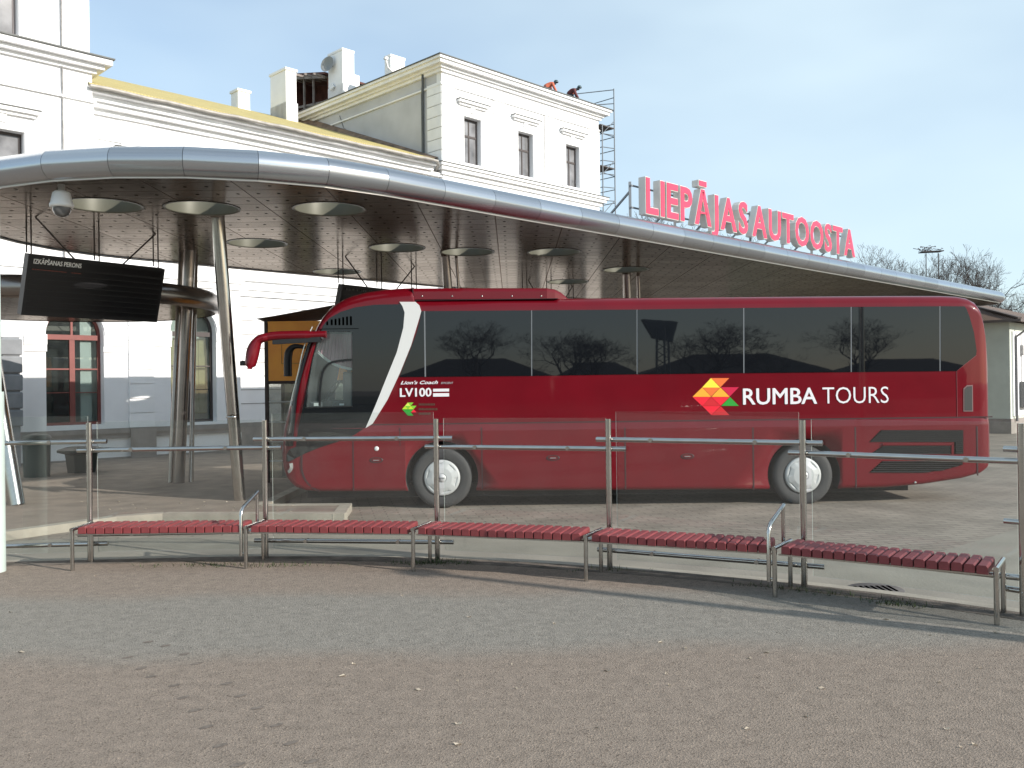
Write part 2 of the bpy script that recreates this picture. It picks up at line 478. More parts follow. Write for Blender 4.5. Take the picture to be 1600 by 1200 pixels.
M_white = mat('white_stucco', (0.86, 0.86, 0.86), 0.9, var=0.05, scale=1.2, bump=0.15, bscale=20, detail=8)
M_stone = mat('plinth_stone', (0.28, 0.25, 0.225), 0.9, var=0.15, scale=3, bump=0.3)
M_trim = mat('white_moulding', (0.90, 0.90, 0.895), 0.85, var=0.06, scale=2, detail=7)
M_groove = mat('grimy_joint', (0.30, 0.29, 0.28), 0.95, var=0.25, scale=6)
M_flash = mat('lead_flashing', (0.10, 0.105, 0.10), 0.6, var=0.2, scale=3)
M_wframe = mat('brown_window_frame', (0.06, 0.048, 0.045), 0.6)
M_redframe = mat('red_window_frame', (0.20, 0.055, 0.045), 0.55, var=0.1)
M_pane = mat('window_pane', (0.20, 0.20, 0.205), 0.06, 0.0, var=0.45, scale=1.5)
M_curt = mat('pale_curtain', (0.45, 0.38, 0.22), 0.8, var=0.1)
M_yroof = stripe_mat('ochre_sheet_roof', (0.36, 0.29, 0.10), (0.52, 0.43, 0.17), 3.2, 0.0, rough=0.65, bump=0.25)
M_corr = stripe_mat('corrugated_roof', (0.05, 0.035, 0.028), (0.24, 0.17, 0.13), 4.5, R(90), rough=0.8, bump=0.8)
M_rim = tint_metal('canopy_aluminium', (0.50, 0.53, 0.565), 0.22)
M_soff = soffit_mat()
M_glass = glass_mat('fence_glass', (0.965, 0.98, 0.97), 0.012)
M_gedge = mat('glass_edge', (0.42, 0.47, 0.44), 0.2, spec=0.8)
M_bark = mat('bare_bark', (0.055, 0.045, 0.04), 0.9, var=0.2, scale=3)
M_bus = mat('coach_red_paint', (0.128, 0.0025, 0.008), 0.35, 0.0, var=0.08, scale=1.7, coat=0.6, spec=0.10, bump=0.05, bscale=1.1)
M_bglass = mat('tinted_coach_glass', (0.006, 0.007, 0.009), 0.015, spec=0.54, bump=0.012, bscale=0.9)
M_bwhite = mat('white_vinyl', (0.62, 0.63, 0.62), 0.35, coat=0.5)
M_rub = mat('tyre_rubber', (0.045, 0.045, 0.046), 0.75, var=0.1, scale=10)
M_hub = mat('silver_hub', (0.48, 0.49, 0.49), 0.5, 0.1)
M_seam = mat('panel_gap', (0.03, 0.004, 0.006), 0.6)
M_under = mat('underbody', (0.02, 0.02, 0.02), 0.8)

# ------------------------------------------------------------------ ground
RZ = -0.06   # level of the road
g = MB(); g.box((-400, -400, -0.5), (400, 500, RZ)); struct(g.build('road', M_road), 'grey paved bus road')
FP = [(-11.0, 9.0), (-9.0, 9.85), (-6.95, 10.3), (-4.95, 10.47), (-2.92, 10.55), (-0.88, 10.3), (1.03, 9.65), (2.82, 8.72), (4.285, 7.55), (5.55, 6.05), (6.8, 4.2), (7.4, 2.0)]
def smooth_line(pts, n=6):
    out = []
    P = [Vector(p) for p in pts]
    for i in range(len(P) - 1):
        a = P[max(i-1, 0)]; b = P[i]; c = P[i+1]; d = P[min(i+2, len(P)-1)]
        for k in range(n):
            t = k / n
            out.append(0.5 * ((2*b) + (c - a)*t + (2*a - 5*b + 4*c - d)*t*t + (3*b - a - 3*c + d)*t**3))
    out.append(P[-1]); return out
FL = smooth_line(FP)
def offs(line, o):
    r = []
    for i, p in enumerate(line):
        d = (line[min(i+1, len(line)-1)] - line[max(i-1, 0)]).normalized()
        r.append(p + Vector((-d.y, d.x)) * o)
    return r
E0 = offs(FL, 0.10); E1 = offs(FL, 0.24); E2 = offs(FL, 2.0)
def idm(a, b, t): return Vector((a, b, t))
g = MB(); g.plate([tuple(p) for p in E0] + [(7.4, -120), (-160, -120), (-160, -30), (-40, 4)], [], idm, 0.0, -0.3)
struct(g.build('pavement', M_asph), 'brownish grey asphalt footway in front of the benches')
def strip(name, A, B, z0, z1, m):
    g = MB(); n = len(A)
    vs = [Vector((p.x, p.y, z0)) for p in A] + [Vector((p.x, p.y, z0)) for p in B] + [Vector((p.x, p.y, z1)) for p in A] + [Vector((p.x, p.y, z1)) for p in B]
    fs = []
    for i in range(n-1):
        fs += [(2*n+i, 2*n+i+1, 3*n+i+1, 3*n+i), (n+i, n+i+1, 3*n+i+1, 3*n+i), (i, i+1, 2*n+i+1, 2*n+i)]
    g.add(vs, fs)
    return g.build(name, m)
struct(strip('kerb_strip', E0, E1, -0.2, 0.006, M_kerb), 'pale concrete edging under the glass fence')
struct(strip('gutter_pavement', E1, E2, -0.2, RZ + 0.004, M_conc), 'smooth concrete apron behind the glass fence')
Dm0 = offs(FL, 0.02); Dm1 = offs(FL, 0.10)
g = strip('ground_dirt', offs(FL, -0.16), E0, -0.1, 0.004, M_dirt); struct(g, 'dark dirt gathered along the edging')
# smooth concrete beyond, to the right
g = MB(); a0 = at(1420, 868, 10.2); a1 = at(1590, 822, 12.2)
g.plate([(a0.x, a0.y), (a1.x + 6, a1.y + 5.2), (24, 10), (9, 2), (7.2, 4.5), (5.9, 8.3)], [], lambda a, b, t: Vector((a, b, t)), RZ + 0.008, -0.2)
struct(g.build('concrete_road', M_conc), 'smooth grey concrete bay right of the pavers')
# platform island with kerb
ISL = [(-2.62, 13.8), (-2.72, 14.95), (-4.15, 15.0), (-4.15, 18.3), (9.5, 31.9), (5.0, 42.0), (-2.3, 35.0), (-12, 25.6), (-40, -2), (-26, 2), (-13, 8.4), (-8.6, 10.9), (-7.4, 11.9), (-6.6, 13.0), (-6.1, 13.75), (-5.5, 14.05)]
g = MB(); g.plate(ISL, [], idm, 0.055, -0.3); struct(g.build('platform_pavement', M_isl), 'raised platform surface under the canopy')
kp = [Vector(p) for p in ISL]
kl = [kp[i] for i in (9, 10, 11, 12, 13, 14, 15, 0, 1, 2, 3, 4)]
g = MB()
for i in range(len(kl) - 1):
    d = (kl[i+1] - kl[i]).normalized(); nrm = Vector((d.y, -d.x))
    a, b = kl[i], kl[i+1]
    M = Matrix(((d.x, -nrm.x, 0, a.x), (d.y, -nrm.y, 0, a.y), (0, 0, 1, 0), (0, 0, 0, 1)))
    g.box((0, -0.02 - 0.0007*i, -0.25), ((b - a).length + 0.02, 0.16 + 0.0007*i, 0.063 + 0.0011*(i % 3)), M)
struct(g.build('platform_kerb', M_kerb), 'pale kerb round the platform')

g = MB(); g.box((-160, -160, -0.3), (160, -26, 0.02)); struct(g.build('lawn', mat('dull_grass', (0.045, 0.05, 0.025), 0.95, var=0.3, scale=0.6, bump=0.4)), 'dull winter grass across the way behind the viewer')
# ------------------------------------------------------------------ vegetation at the fence foot, litter
def ground_y(px, py, z=0.0):
    u, wv = ray(px, py); Y = (z - CAMZ) / wv
    return Vector((u*Y, Y, z))
wd = MB(); rnd = random.Random(3)
for c, n, sp in (((676, 880), 260, 0.22), ((430, 884), 60, 0.35), ((1400, 945), 90, 0.12), ((1260, 925), 130, 0.35), ((330, 884), 120, 0.4), ((960, 892), 40, 0.25)):
    p0 = ground_y(*c)
    for k in range(n):
        x = p0.x + rnd.gauss(0, sp); y = p0.y + rnd.gauss(0, 0.05) - (x - p0.x) * (0.6 if c[0] > 1200 else 0.05)
        h = rnd.uniform(0.015, 0.06); a = rnd.uniform(0, 6.28); l = rnd.uniform(0.01, 0.05)
        wd.add([(x - 0.005*math.sin(a), y + 0.005*math.cos(a), 0), (x + 0.005*math.sin(a), y - 0.005*math.cos(a), 0), (x + l*math.cos(a), y + l*math.sin(a), h)], [(0, 1, 2)])
tag(wd.build('weeds', mat('weed_green', (0.05, 0.07, 0.025), 0.9, var=0.4, scale=20), fix=False), 'small green weeds growing in the joint below the glass fence', 'weeds', kind='stuff')
lf = MB()
for k in range(82, 160):
    if k < 90: p = ground_y(rnd.uniform(10, 640), rnd.uniform(800, 1195))
    elif k < 120: p = ground_y(rnd.uniform(640, 1590), rnd.uniform(960, 1190))
    else:
        p = ground_y(rnd.uniform(120, 500), rnd.uniform(784, 800), 0.056)
    if p.y > 10.3 and k < 120: continue
    a = rnd.uniform(0, 6.28); s_ = rnd.uniform(0.008, 0.028)
    z = p.z + 0.004
    pts = [(p.x + s_*math.cos(a + q), p.y + 0.5*s_*math.sin(a + q), z + (0.010 if q in (0, 2.1) else 0)) for q in (0, 1.2, 2.1, 3.5, 4.7)]
    lf.add(pts, [(0, 1, 2, 3, 4)])
tag(lf.build('fallen_leaves', mat('dry_leaf', (0.42, 0.36, 0.28), 0.9, var=0.5, scale=3), fix=False), 'scattered pale dry leaf scraps on the asphalt', 'leaves', kind='stuff')

mk = MB()
for k, (x_, y_) in enumerate(((232,1003),(259,1009),(288,1022),(307,1037),(200,1027),(221,1044),(237,1057),(273,1071),(287,1090),(305,1110),(323,1136),(345,1165),(372,1195),(355,1068),(377,1087),(403,1106),(433,1133),(455,1161),(487,1190))):
    p = ground_y(x_, y_); a = 0.6 + 0.1*(k % 3)
    mk.add([(p.x + 0.042*math.cos(q)*math.cos(a) - 0.024*math.sin(q)*math.sin(a), p.y + 0.042*math.cos(q)*math.sin(a) + 0.024*math.sin(q)*math.cos(a), 0.003) for q in [2*math.pi*i/12 for i in range(12)]], [tuple(range(12))])
struct(mk.build('ground_marks', mat('dark_imprint', (0.155, 0.128, 0.105), 0.95, var=0.3, scale=30), fix=False), 'two rows of dark oval imprints in the asphalt')
# ------------------------------------------------------------------ glass fence
PD = [Vector(p) for p in FP[2:10]]     # posts
fence = thing('glass_fence', 'curved glass railing with round steel posts behind the row of red benches', 'fence', (0, 9.9, 0))
for p in PD:
    m = MB(); m.tube([(p.x, p.y, -0.05), (p.x, p.y, 1.625)], 0.031, 16)
    m.build('post', M_steel, fence)
for i in range(len(PD) - 1):
    a, b = PD[i], PD[i+1]
    d = (b - a).normalized(); nb = Vector((-d.y, d.x))      # points away from the camera side
    if nb.y < 0: nb = -nb
    odd = (i % 2 == 0)
    hi, lo = (1.40, 0.20) if odd else (1.30, 0.31)
    top, bot = (1.70, 0.10) if odd else (1.63, 0.10)
    for z in (hi, lo):
        m = MB()
        o = nb * 0.056
        m.tube([(a.x + o.x - d.x*0.16, a.y + o.y - d.y*0.16, z), (b.x + o.x + d.x*0.18, b.y + o.y + d.y*0.18, z)], 0.027, 12)
        m.build('rail', M_steel, fence)
        m = MB()
        for f in (0.23, 0.77):
            q = a + (b - a) * f + nb * 0.062
            m.tube([(q.x - nb.x*0.05, q.y - nb.y*0.05, z), (q.x + nb.x*0.06, q.y + nb.y*0.06, z)], 0.022, 12)
        for q in (a, b):
            m.tube([(q.x - nb.x*0.04, q.y - nb.y*0.04, z), (q.x + nb.x*0.05, q.y + nb.y*0.05, z)], 0.009, 8)
        m.each('clamp', M_steel, fence)
    q0 = a + d*0.05 + nb*0.098; q1 = b - d*0.05 + nb*0.098
    m = MB()
    A = [Vector((q0.x, q0.y, 0)), Vector((q1.x, q1.y, 0))]
    t = Vector((nb.x, nb.y, 0)) * 0.010
    f4 = [A[0] + Vector((0,0,bot)), A[1] + Vector((0,0,bot)), A[1] + Vector((0,0,top)), A[0] + Vector((0,0,top))]
    bk = [v + t for v in f4]
    m.add(f4, [(0, 1, 2, 3)]); m.add(bk, [(3, 2, 1, 0)])
    m.m = 1
    for k in range(4): m.add([f4[k], f4[(k+1) % 4], bk[(k+1) % 4], bk[k]], [(0, 1, 2, 3)])
    m.build('glass_panel', [M_glass, M_gedge], fence, fix=False)
# stub rail at the next post
a = PD[6]
m = MB(); m.tube([(a.x - 0.1, a.y + 0.10, 0.79), (a.x + 1.2, a.y - 1.2, 0.79)], 0.024, 12); m.build('rail', M_steel, fence)

# ------------------------------------------------------------------ benches
BF = [Vector(p) for p in ((-4.91, 9.96), (-2.98, 9.96), (-1.09, 9.69), (0.73, 9.11), (2.42, 8.33), (3.92, 7.29))]
blabel = ['leftmost red slatted bench, beside the pale pole', 'red slatted bench with a bent steel armrest at its left end, second from the left',
          'middle red slatted bench, in front of the coach front wheel', 'red slatted bench right of the middle, ending at the right armrest',
          'rightmost and nearest red slatted bench, with an armrest at its left end']
for i in range(5):
    a, b = BF[i], BF[i+1]
    d = (b - a); L = d.length; rz = math.atan2(d.y, d.x)
    t = thing('bench', blabel[i], 'bench', (a.x, a.y, 0), rz, 'red benches along the glass fence', world=False)
    m = MB(); n = 18; x0, x1 = 0.055, L - 0.055
    pw = (x1 - x0) / n; rn = random.Random(20 + i)
    for k in range(n):
        xa = x0 + k*pw + 0.006; xb = x0 + (k+1)*pw - 0.006
        dz = rn.uniform(-0.003, 0.003); dy = rn.uniform(-0.006, 0.006)
        pr = [(xa, 0.405), (xb, 0.405), (xb, 0.462), (xb - 0.012, 0.478), (xa + 0.012, 0.478), (xa, 0.462)]
        vs = [(p[0], 0.0 + dy, p[1] + dz) for p in pr] + [(p[0], 0.46 + dy, p[1] + dz) for p in pr]
        m.add(vs, [(0,1,2,3,4,5), (11,10,9,8,7,6)] + [(q, (q+1) % 6, 6 + (q+1) % 6, 6 + q) for q in range(6)])
    m.build('seat', M_slat, t, bevel=0.003)
    m = MB()
    m.box((0.03, 0.015, 0.388), (L - 0.03, 0.05, 0.402)); m.box((0.03, 0.41, 0.388), (L - 0.03, 0.445, 0.402)); m.box((0.03, 0.2, 0.388), (L - 0.03, 0.24, 0.402))
    m.build('seat_frame', M_steel, t)
    ends = [0.0] + ([L] if i == 4 else [])
    for e in ends:
        for y in (0.0, 0.46):
            m = MB(); m.tube([(e, y, -0.02), (e, y, 0.445)], 0.022, 14); m.build('leg', M_steel, t)
        m = MB(); m.tube([(e, -0.022, 0.455), (e, 0.48, 0.455)], 0.021, 14); m.build('cross_tube', M_steel, t)
    if i in (1, 4):
        m = MB()
        pts = [(-0.055, 0, 0.14), (-0.055, 0, 0.58), (-0.055, 0.015, 0.63), (-0.055, 0.05, 0.665), (-0.055, 0.10, 0.685), (-0.055, 0.30, 0.75), (-0.055, 0.45, 0.80)]
        m.tube(pts, 0.021, 14)
        m.tube([(-0.055, 0.43, 0.79), (-0.055, 0.43, 0.40)], 0.019, 14)
        m.tube([(-0.055, 0, 0.17), (0.0, 0, 0.17)], 0.01, 8)
        m.build('armrest', M_steel, t)

# lamp post out to the right: its thin shadow crosses the footway
LPX, LPY = -1.1 + 0.8706*13.4, 9.69 - 0.492*13.4
t = thing('lamp_post', 'tall thin steel lamp post to the right of the benches, whose shadow crosses the asphalt', 'lamp post', (LPX, LPY, 0))
m = MB(); m.tube([(LPX, LPY, 0), (LPX, LPY, 5.9)], 0.10, 16, r1=0.065); m.build('pole', M_steel, t)
m = MB(); m.lathe([(0.001, 5.86), (0.2, 5.88), (0.18, 5.98), (0.001, 6.03)], (LPX, LPY, 0), n=20); m.build('lamp_head', mat('lamp_grey', (0.3, 0.3, 0.3), 0.4, 0.5), t)
# pale pole at the left edge
t = thing('steel_pole', 'pale grey-green round pole at the left edge of the picture', 'pole', (-5.80, 9.96, 0))
m = MB(); m.tube([(-5.80, 9.96, -0.02), (-5.80, 9.96, 2.0)], 0.135, 28); m.build('lower_pole', mat('pale_paint', (0.46, 0.54, 0.50), 0.4, var=0.05), t)
m = MB(); m.tube([(-5.805, 9.96, 2.0), (-5.805, 9.96, 4.0)], 0.115, 28); m.build('upper_pole', mat('pale_paint', (0.5, 0.56, 0.53), 0.4), t)

# ------------------------------------------------------------------ canopy
CC = Vector((-5.05, 16.45)); CR = 4.65; Dr = Vector((0.70711, 0.70711)); Nr = Vector((0.70711, -0.70711))
CLEN = 31.6      # straight length along the near edge from the tangent point
outline = []
P0 = CC + Nr*CR
end_near = P0 + Dr*(28.3)
seg = 26
for k in range(seg + 1): outline.append(end_near + (P0 - end_near) * (k / seg))
na = 15
for k in range(1, na): 
    ang = -math.pi/4 - math.pi * k / na
    outline.append(CC + Vector((math.cos(ang), math.sin(ang))) * CR)
P1 = CC - Nr*CR
far_end = P1 + Dr*27.0
for k in range(seg + 1): outline.append(P1 + (far_end - P1) * (k / seg))
# rounded right end
ce = end_near - Nr*1.3 + Dr*0.0
for k in range(1, 6):
    ang = math.pi/4 - 0 + 0
cap = []
for k in range(1, 7):
    th = -math.pi/4 + (math.pi/2) * k / 6
    cap.append(ce + Vector((math.cos(th), math.sin(th))) * 1.3)
cap2 = []
ce2 = far_end + Nr*1.3
for k in range(0, 6):
    th = math.pi/4 + (math.pi/2) * k / 6
    cap2.append(ce2 + Vector((math.cos(th), math.sin(th))) * 1.3)
outline = outline + list(reversed(cap2)) + list(reversed(cap))
SK = [(-6.3, 13.9), (-4.88, 14.2), (-2.9, 14.4), (-5.0, 17.7), (-2.34, 18.5), (-0.92, 19.2), (-4.3, 22.2), (0.95, 19.4), (2.9, 22.5), (1.6, 25.0)]
SKR = 0.56
holes = [[(x + SKR*math.cos(2*math.pi*k/28), y + SKR*math.sin(2*math.pi*k/28)) for k in range(28)] for x, y in SK]
canopy = thing('bus_station_canopy', 'long silver rimmed canopy with glossy brown soffit over the platforms', 'canopy', (CC.x, CC.y, 0))
inn = []
n = len(outline)
for i, p in enumerate(outline):
    d = (outline[(i+1) % n] - outline[i-1]).normalized()
    nv = Vector((-d.y, d.x))
    if (p + nv - Vector((2.0, 24.0))).length > (p - nv - Vector((2.0, 24.0))).length: nv = -nv
    # inward: test against the centre line
    q = CC + Dr * max(0, min(26.0, (p - CC).dot(Dr)))
    if (q - p).dot(nv) < 0: nv = -nv
    inn.append(p + nv*0.20)
m = MB(); m.plate([tuple(p) for p in inn], holes, idm, 4.87, None); m.build('soffit', M_soff, canopy)
m = MB(); m.plate([tuple(p) for p in inn], holes, idm, 5.20, None); m.build('roof_sheet', mat('roof_membrane', (0.25, 0.25, 0.25), 0.8), canopy)
M_cover = bpy.data.materials.new('opal_cover'); M_cover.use_nodes = True
tt = M_cover.node_tree; b_ = tt.nodes['Principled BSDF']; b_.inputs['Base Color'].default_value = (0.6, 0.66, 0.5, 1); b_.inputs['Roughness'].default_value = 0.5
trn = tt.nodes.new('ShaderNodeBsdfTranslucent'); trn.inputs[0].default_value = (0.20, 0.24, 0.15, 1)
mxs = tt.nodes.new('ShaderNodeMixShader'); mxs.inputs[0].default_value = 0.6
tt.links.new(b_.outputs[0], mxs.inputs[1]); tt.links.new(trn.outputs[0], mxs.inputs[2]); tt.links.new(mxs.outputs[0], tt.nodes['Material Output'].inputs[0])
M_ring = mat('skylight_ring', (0.13, 0.13, 0.10), 0.4, 0.2)
for x, y in SK:
    m = MB(); m.lathe([(SKR + 0.03, 4.862), (SKR - 0.01, 4.862), (SKR - 0.012, 4.88), (SKR - 0.012, 5.26)], (x, y, 0), n=36)
    o = m.build('skylight', M_ring, canopy)
    m = MB(); m.lathe([(SKR + 0.02, 5.262), (SKR*0.7, 5.33), (0.001, 5.36)], (x, y, 0), n=36)
    m.build('cover', M_cover, o).parent = o
# rim: separate slightly tinted aluminium shells
vs, fs, tints = [], [], []
K = 10
rr = random.Random(5)
for i in range(n):
    a, b = outline[i], outline[(i+1) % n]; ia, ib = inn[i], inn[(i+1) % n]
    if (b - a).length < 0.02: continue
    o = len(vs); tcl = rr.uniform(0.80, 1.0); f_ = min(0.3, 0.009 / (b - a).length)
    for (p, q) in ((a, ia), (a.lerp(b, f_), ia.lerp(ib, f_)), (b, ib)):
        nv = (p - q).normalized()
        for k in range(K + 1):
            th = -math.pi*0.56 + (math.pi*1.06) * k / K
            r_ = 0.205
            c_ = p - nv*r_
            vs.append((c_.x + nv.x*r_*math.cos(th), c_.y + nv.y*r_*math.cos(th), 5.06 + r_*math.sin(th)))
    for h_ in (0, 1):
        for k in range(K):
            q_ = o + h_*(K + 1)
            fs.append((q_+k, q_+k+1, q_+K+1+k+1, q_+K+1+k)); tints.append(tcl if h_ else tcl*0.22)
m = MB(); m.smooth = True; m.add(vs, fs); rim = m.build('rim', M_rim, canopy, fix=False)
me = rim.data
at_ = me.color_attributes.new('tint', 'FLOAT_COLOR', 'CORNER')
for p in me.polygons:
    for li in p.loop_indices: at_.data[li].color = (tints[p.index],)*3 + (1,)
m = MB()
for i in range(n):
    a, b = inn[i], inn[(i+1) % n]
    if (b - a).length < 0.02: continue
    m.bar((a.x, a.y, 4.85), (b.x, b.y, 4.85), 0.03, 0.02)
m.build('rim_lip', mat('rim_lip', (0.62, 0.58, 0.52), 0.35, 0.6), canopy)
# columns
def column(p0, p1, r0, r1=None, mtl=M_steel, mbx=None):
    m = MB(); m.tube([p0, p1], r0, 24, r1=r1 or r0); m.build('column', mtl, canopy)
gl0 = 0.05
b0 = ground_y(26, 789, gl0); column((b0.x, b0.y, gl0), (b0.x - 1.0, b0.y + 0.4, 4.9), 0.135)
b0 = ground_y(32, 740, gl0); column((b0.x - 0.1, b0.y, gl0), (b0.x - 0.75, b0.y - 0.1, 4.9), 0.07, mtl=M_steel_d)
b0 = ground_y(375, 782, gl0); column((b0.x, b0.y, gl0), (-4.93, 15.1, 4.9), 0.10, 0.115)
m = MB(); m.lathe([(0.104, 1.5), (0.112, 1.505), (0.112, 1.53), (0.104, 1.535)], (b0.x - 0.02, b0.y - 0.28, 0), n=24); m.build('collar', M_steel, canopy)
m = MB(); q = at(377, 567, 15.55); m.box((q.x - 0.01, q.y - 0.05, q.z - 0.05), (q.x + 0.10, q.y + 0.05, q.z + 0.03)); m.tube([(q.x+0.05, q.y-0.1, q.z), (q.x + 0.05, q.y-0.02, q.z)], 0.04, 12); m.build('column_camera', M_dark, canopy)
c0 = ground_y(281, 754, gl0)
column((c0.x - 0.20, c0.y, gl0), (c0.x - 0.02, c0.y + 0.3, 4.9), 0.055, mtl=M_steel_d)
column((c0.x + 0.02, c0.y - 0.1, gl0), (c0.x + 0.34, c0.y - 0.2, 4.9), 0.11, 0.12, mtl=M_steel_d)
column((c0.x + 0.20, c0.y + 0.1, gl0), (c0.x + 0.18, c0.y + 0.6, 4.9), 0.05, mtl=M_steel_d)
column((-1.15, 20.6, gl0), (-1.45, 19.9, 4.9), 0.10, mtl=M_steel_d)
column((-0.95, 20.7, gl0), (-1.22, 20.1, 4.9), 0.035, mtl=M_steel_d)
column((3.25, 24.3, gl0), (3.05, 23.6, 4.9), 0.11, mtl=M_steel_d)
column((3.55, 24.5, gl0), (3.4, 23.9, 4.9), 0.05, mtl=M_steel_d)

# ------------------------------------------------------------------ small round canopy
sc_c = Vector((-9.35, 18.7)); sr = 3.15
t = thing('round_canopy', 'small round dark canopy below the big one at the left', 'canopy', (sc_c.x, sc_c.y, 0))
m = MB(); m.lathe([(0.001, 3.66), (sr - 0.12, 3.66)], (sc_c.x, sc_c.y, 0), n=56); m.build('soffit', M_soff, t)
m = MB(); m.lathe([(sr - 0.13, 3.65), (sr - 0.03, 3.69), (sr, 3.82), (sr - 0.02, 3.98), (sr - 0.12, 4.06), (0.001, 4.08)], (sc_c.x, sc_c.y, 0), n=56); m.build('rim', M_steel_d, t)

# ------------------------------------------------------------------ display boards hanging from the canopy
M_scr = mat('display_black', (0.008, 0.008, 0.009), 0.3, var=0.2)
M_hang = mat('hanger_rod', (0.05, 0.04, 0.035), 0.5, 0.5)
def board(TL, TR, label, txt):
    TL, TR = Vector(TL), Vector(TR)
    ex = (TR - TL).normalized(); Lb = (TR - TL).length
    back = Vector((-ex.y, ex.x, 0)).normalized()
    down = (Vector((0, 0, -0.97)) + back * 0.28); hgt = down.length; down.normalize()
    ez = ex.cross(-down).normalized()
    if ez.y > 0: ez = -ez
    t = thing('display_board', label, 'display board', (TL.x, TL.y, TL.z), math.atan2(ex.y, ex.x), 'platform display boards under the canopy')
    m = MB()
    def P(a, b, c): return TL + ex*a + down*b + ez*c
    def bx(m, a0, a1, b0, b1, c0, c1):
        vs = [P(a, b, c) for c in (c0, c1) for a, b in ((a0, b0), (a1, b0), (a1, b1), (a0, b1))]
        m.add(vs, [(0,1,2,3), (7,6,5,4), (0,1,5,4), (1,2,6,5), (2,3,7,6), (3,0,4,7)])
    bx(m, 0, Lb, 0, hgt, -0.14, 0); m.build('housing', M_dark, t)
    m = MB()
    bx(m, 0.05, Lb - 0.05, 0.05, 0.16, 0.002, 0.006)
    for r_ in range(8): bx(m, 0.05, Lb - 0.05, 0.20 + r_*0.095, 0.20 + r_*0.095 + 0.075, 0.002, 0.006)
    m.build('screen', M_scr, t)
    if txt:
        m = MB(); put_text(m, txt, P(0.09, 0.135, 0.009), ex, -down, ez, width=0.80, height=0.075, offset=0.0, extrude=0.001, bold=0.003); m.build('lettering', mat('display_white', (0.85, 0.85, 0.82), 0.6), t)
        m = MB(); rn = random.Random(4); x = 0.08
        while x < 0.9:
            l = rn.uniform(0.02, 0.06)
            if not 0.62 < x < 0.72: bx(m, x, x + l, 0.225, 0.238, 0.008, 0.009)
            x += l + 0.012
        m.build('dim_row', mat('display_red', (0.22, 0.06, 0.04), 0.6), t)
    m = MB()
    for f in (0.03, 0.5, 0.96):
        for o_ in (0.0, -0.16):
            p = P(Lb*f, -0.0, -0.07 + o_)
            m.tube([p, (p.x, p.y, 4.87)], 0.013, 8, cap=False)
    for f, g_ in ((0.06, 0.32), (0.94, 0.68)):
        p = P(Lb*g_, 0, -0.07); q = P(Lb*f, 0, -0.07)
        m.tube([p, (q.x, q.y, 4.87)], 0.015, 8, cap=False)
    m.each('hanger', M_hang, t)
board((-7.85, 14.6, 4.23), (-6.40, 16.6, 4.23), 'large tilted black display board reading IZKĀPŠANAS PERONS under the rounded canopy end', 'IZKĀPŠANAS PERONS')
board((-3.66, 19.5, 4.23), (-2.15, 21.5, 4.23), 'black display board whose corner shows just above the coach front roof', None)
board((0.45, 24.4, 4.23), (1.95, 26.4, 4.23), 'display board behind the coach roof, of which only the hanger rods show', None)
o_b = [o for o in col.objects if o.name.startswith('display_board')][1]
m = MB(); ex = Vector((1.51, 2.0, 0)).normalized(); bk = Vector((-ex.y, ex.x, 0))
rn = random.Random(9); x = 0.1
while x < 1.0:
    l = rn.uniform(0.02, 0.07)
    p = Vector((-3.66, 19.5, 4.23)) + ex*x - bk*0.02 + Vector((0, 0, -0.1)) + bk*0.015
    if not 0.42 < x < 0.52: m.box((p.x, p.y, p.z), (p.x + l*0.6, p.y + l*0.6 - 0.0, p.z + 0.04))
    x += l + 0.02
m.build('dim_row', mat('display_grey', (0.15, 0.15, 0.14), 0.6), o_b)

# dome camera on the soffit
pc = at(96, 300, 12.45)
t = thing('dome_camera', 'white dome security camera hanging under the canopy rim at the left', 'camera', (pc.x, pc.y, 4.85))
m = MB(); m.tube([(pc.x, pc.y, 4.87), (pc.x, pc.y, 4.76)], 0.045, 16); m.build('mount', mat('grey_mount', (0.3, 0.3, 0.29), 0.5), t)
z0 = 4.78
m = MB(); m.lathe([(0.001, z0), (0.085, z0 - 0.005), (0.115, z0 - 0.03), (0.145, z0 - 0.17), (0.158, z0 - 0.19), (0.155, z0 - 0.225), (0.12, z0 - 0.235)], (pc.x, pc.y, 0), n=36); m.build('housing', mat('camera_white', (0.75, 0.75, 0.73), 0.4), t)
m = MB(); m.lathe([(0.122, z0 - 0.232), (0.118, z0 - 0.28), (0.085, z0 - 0.335), (0.04, z0 - 0.36), (0.001, z0 - 0.365)], (pc.x, pc.y, 0), n=32); m.build('dome', mat('smoked_dome', (0.10, 0.10, 0.10), 0.06, spec=0.8), t)

# ------------------------------------------------------------------ station name on the canopy
sign = thing('station_sign', 'raised pink-red letters LIEPĀJAS AUTOOSTA standing on the canopy edge', 'sign', (2.5, 17.5, 5.2))
M_lf = mat('pink_red_letter_face', (0.72, 0.05, 0.11), 0.4, var=0.04)
M_ls = mat('letter_side', (0.62, 0.61, 0.58), 0.5, var=0.06)
M_sf = mat('sign_frame', (0.20, 0.22, 0.24), 0.55, 0.3)
def on_line(px, py, c):          # sight line hits the vertical plane y = x + c
    u, wv = ray(px, py); Y = c / (1 - u); return Vector((u*Y, Y, CAMZ + wv*Y))
cS = 15.15
A_ = on_line(1009, 331, cS); B_ = on_line(1336, 392, cS)
ex = Vector((0.70711, 0.70711, 0)); ez = Vector((0.70711, -0.70711, 0)); ey = Vector((0, 0, 1))
total = (B_ - A_).dot(ex); base_z = 5.42
txt = 'LIEPĀJAS AUTOOSTA'
geo = []; x = 0.0
hv, _ = text_geo('H'); H0 = max(v.y for v in hv)
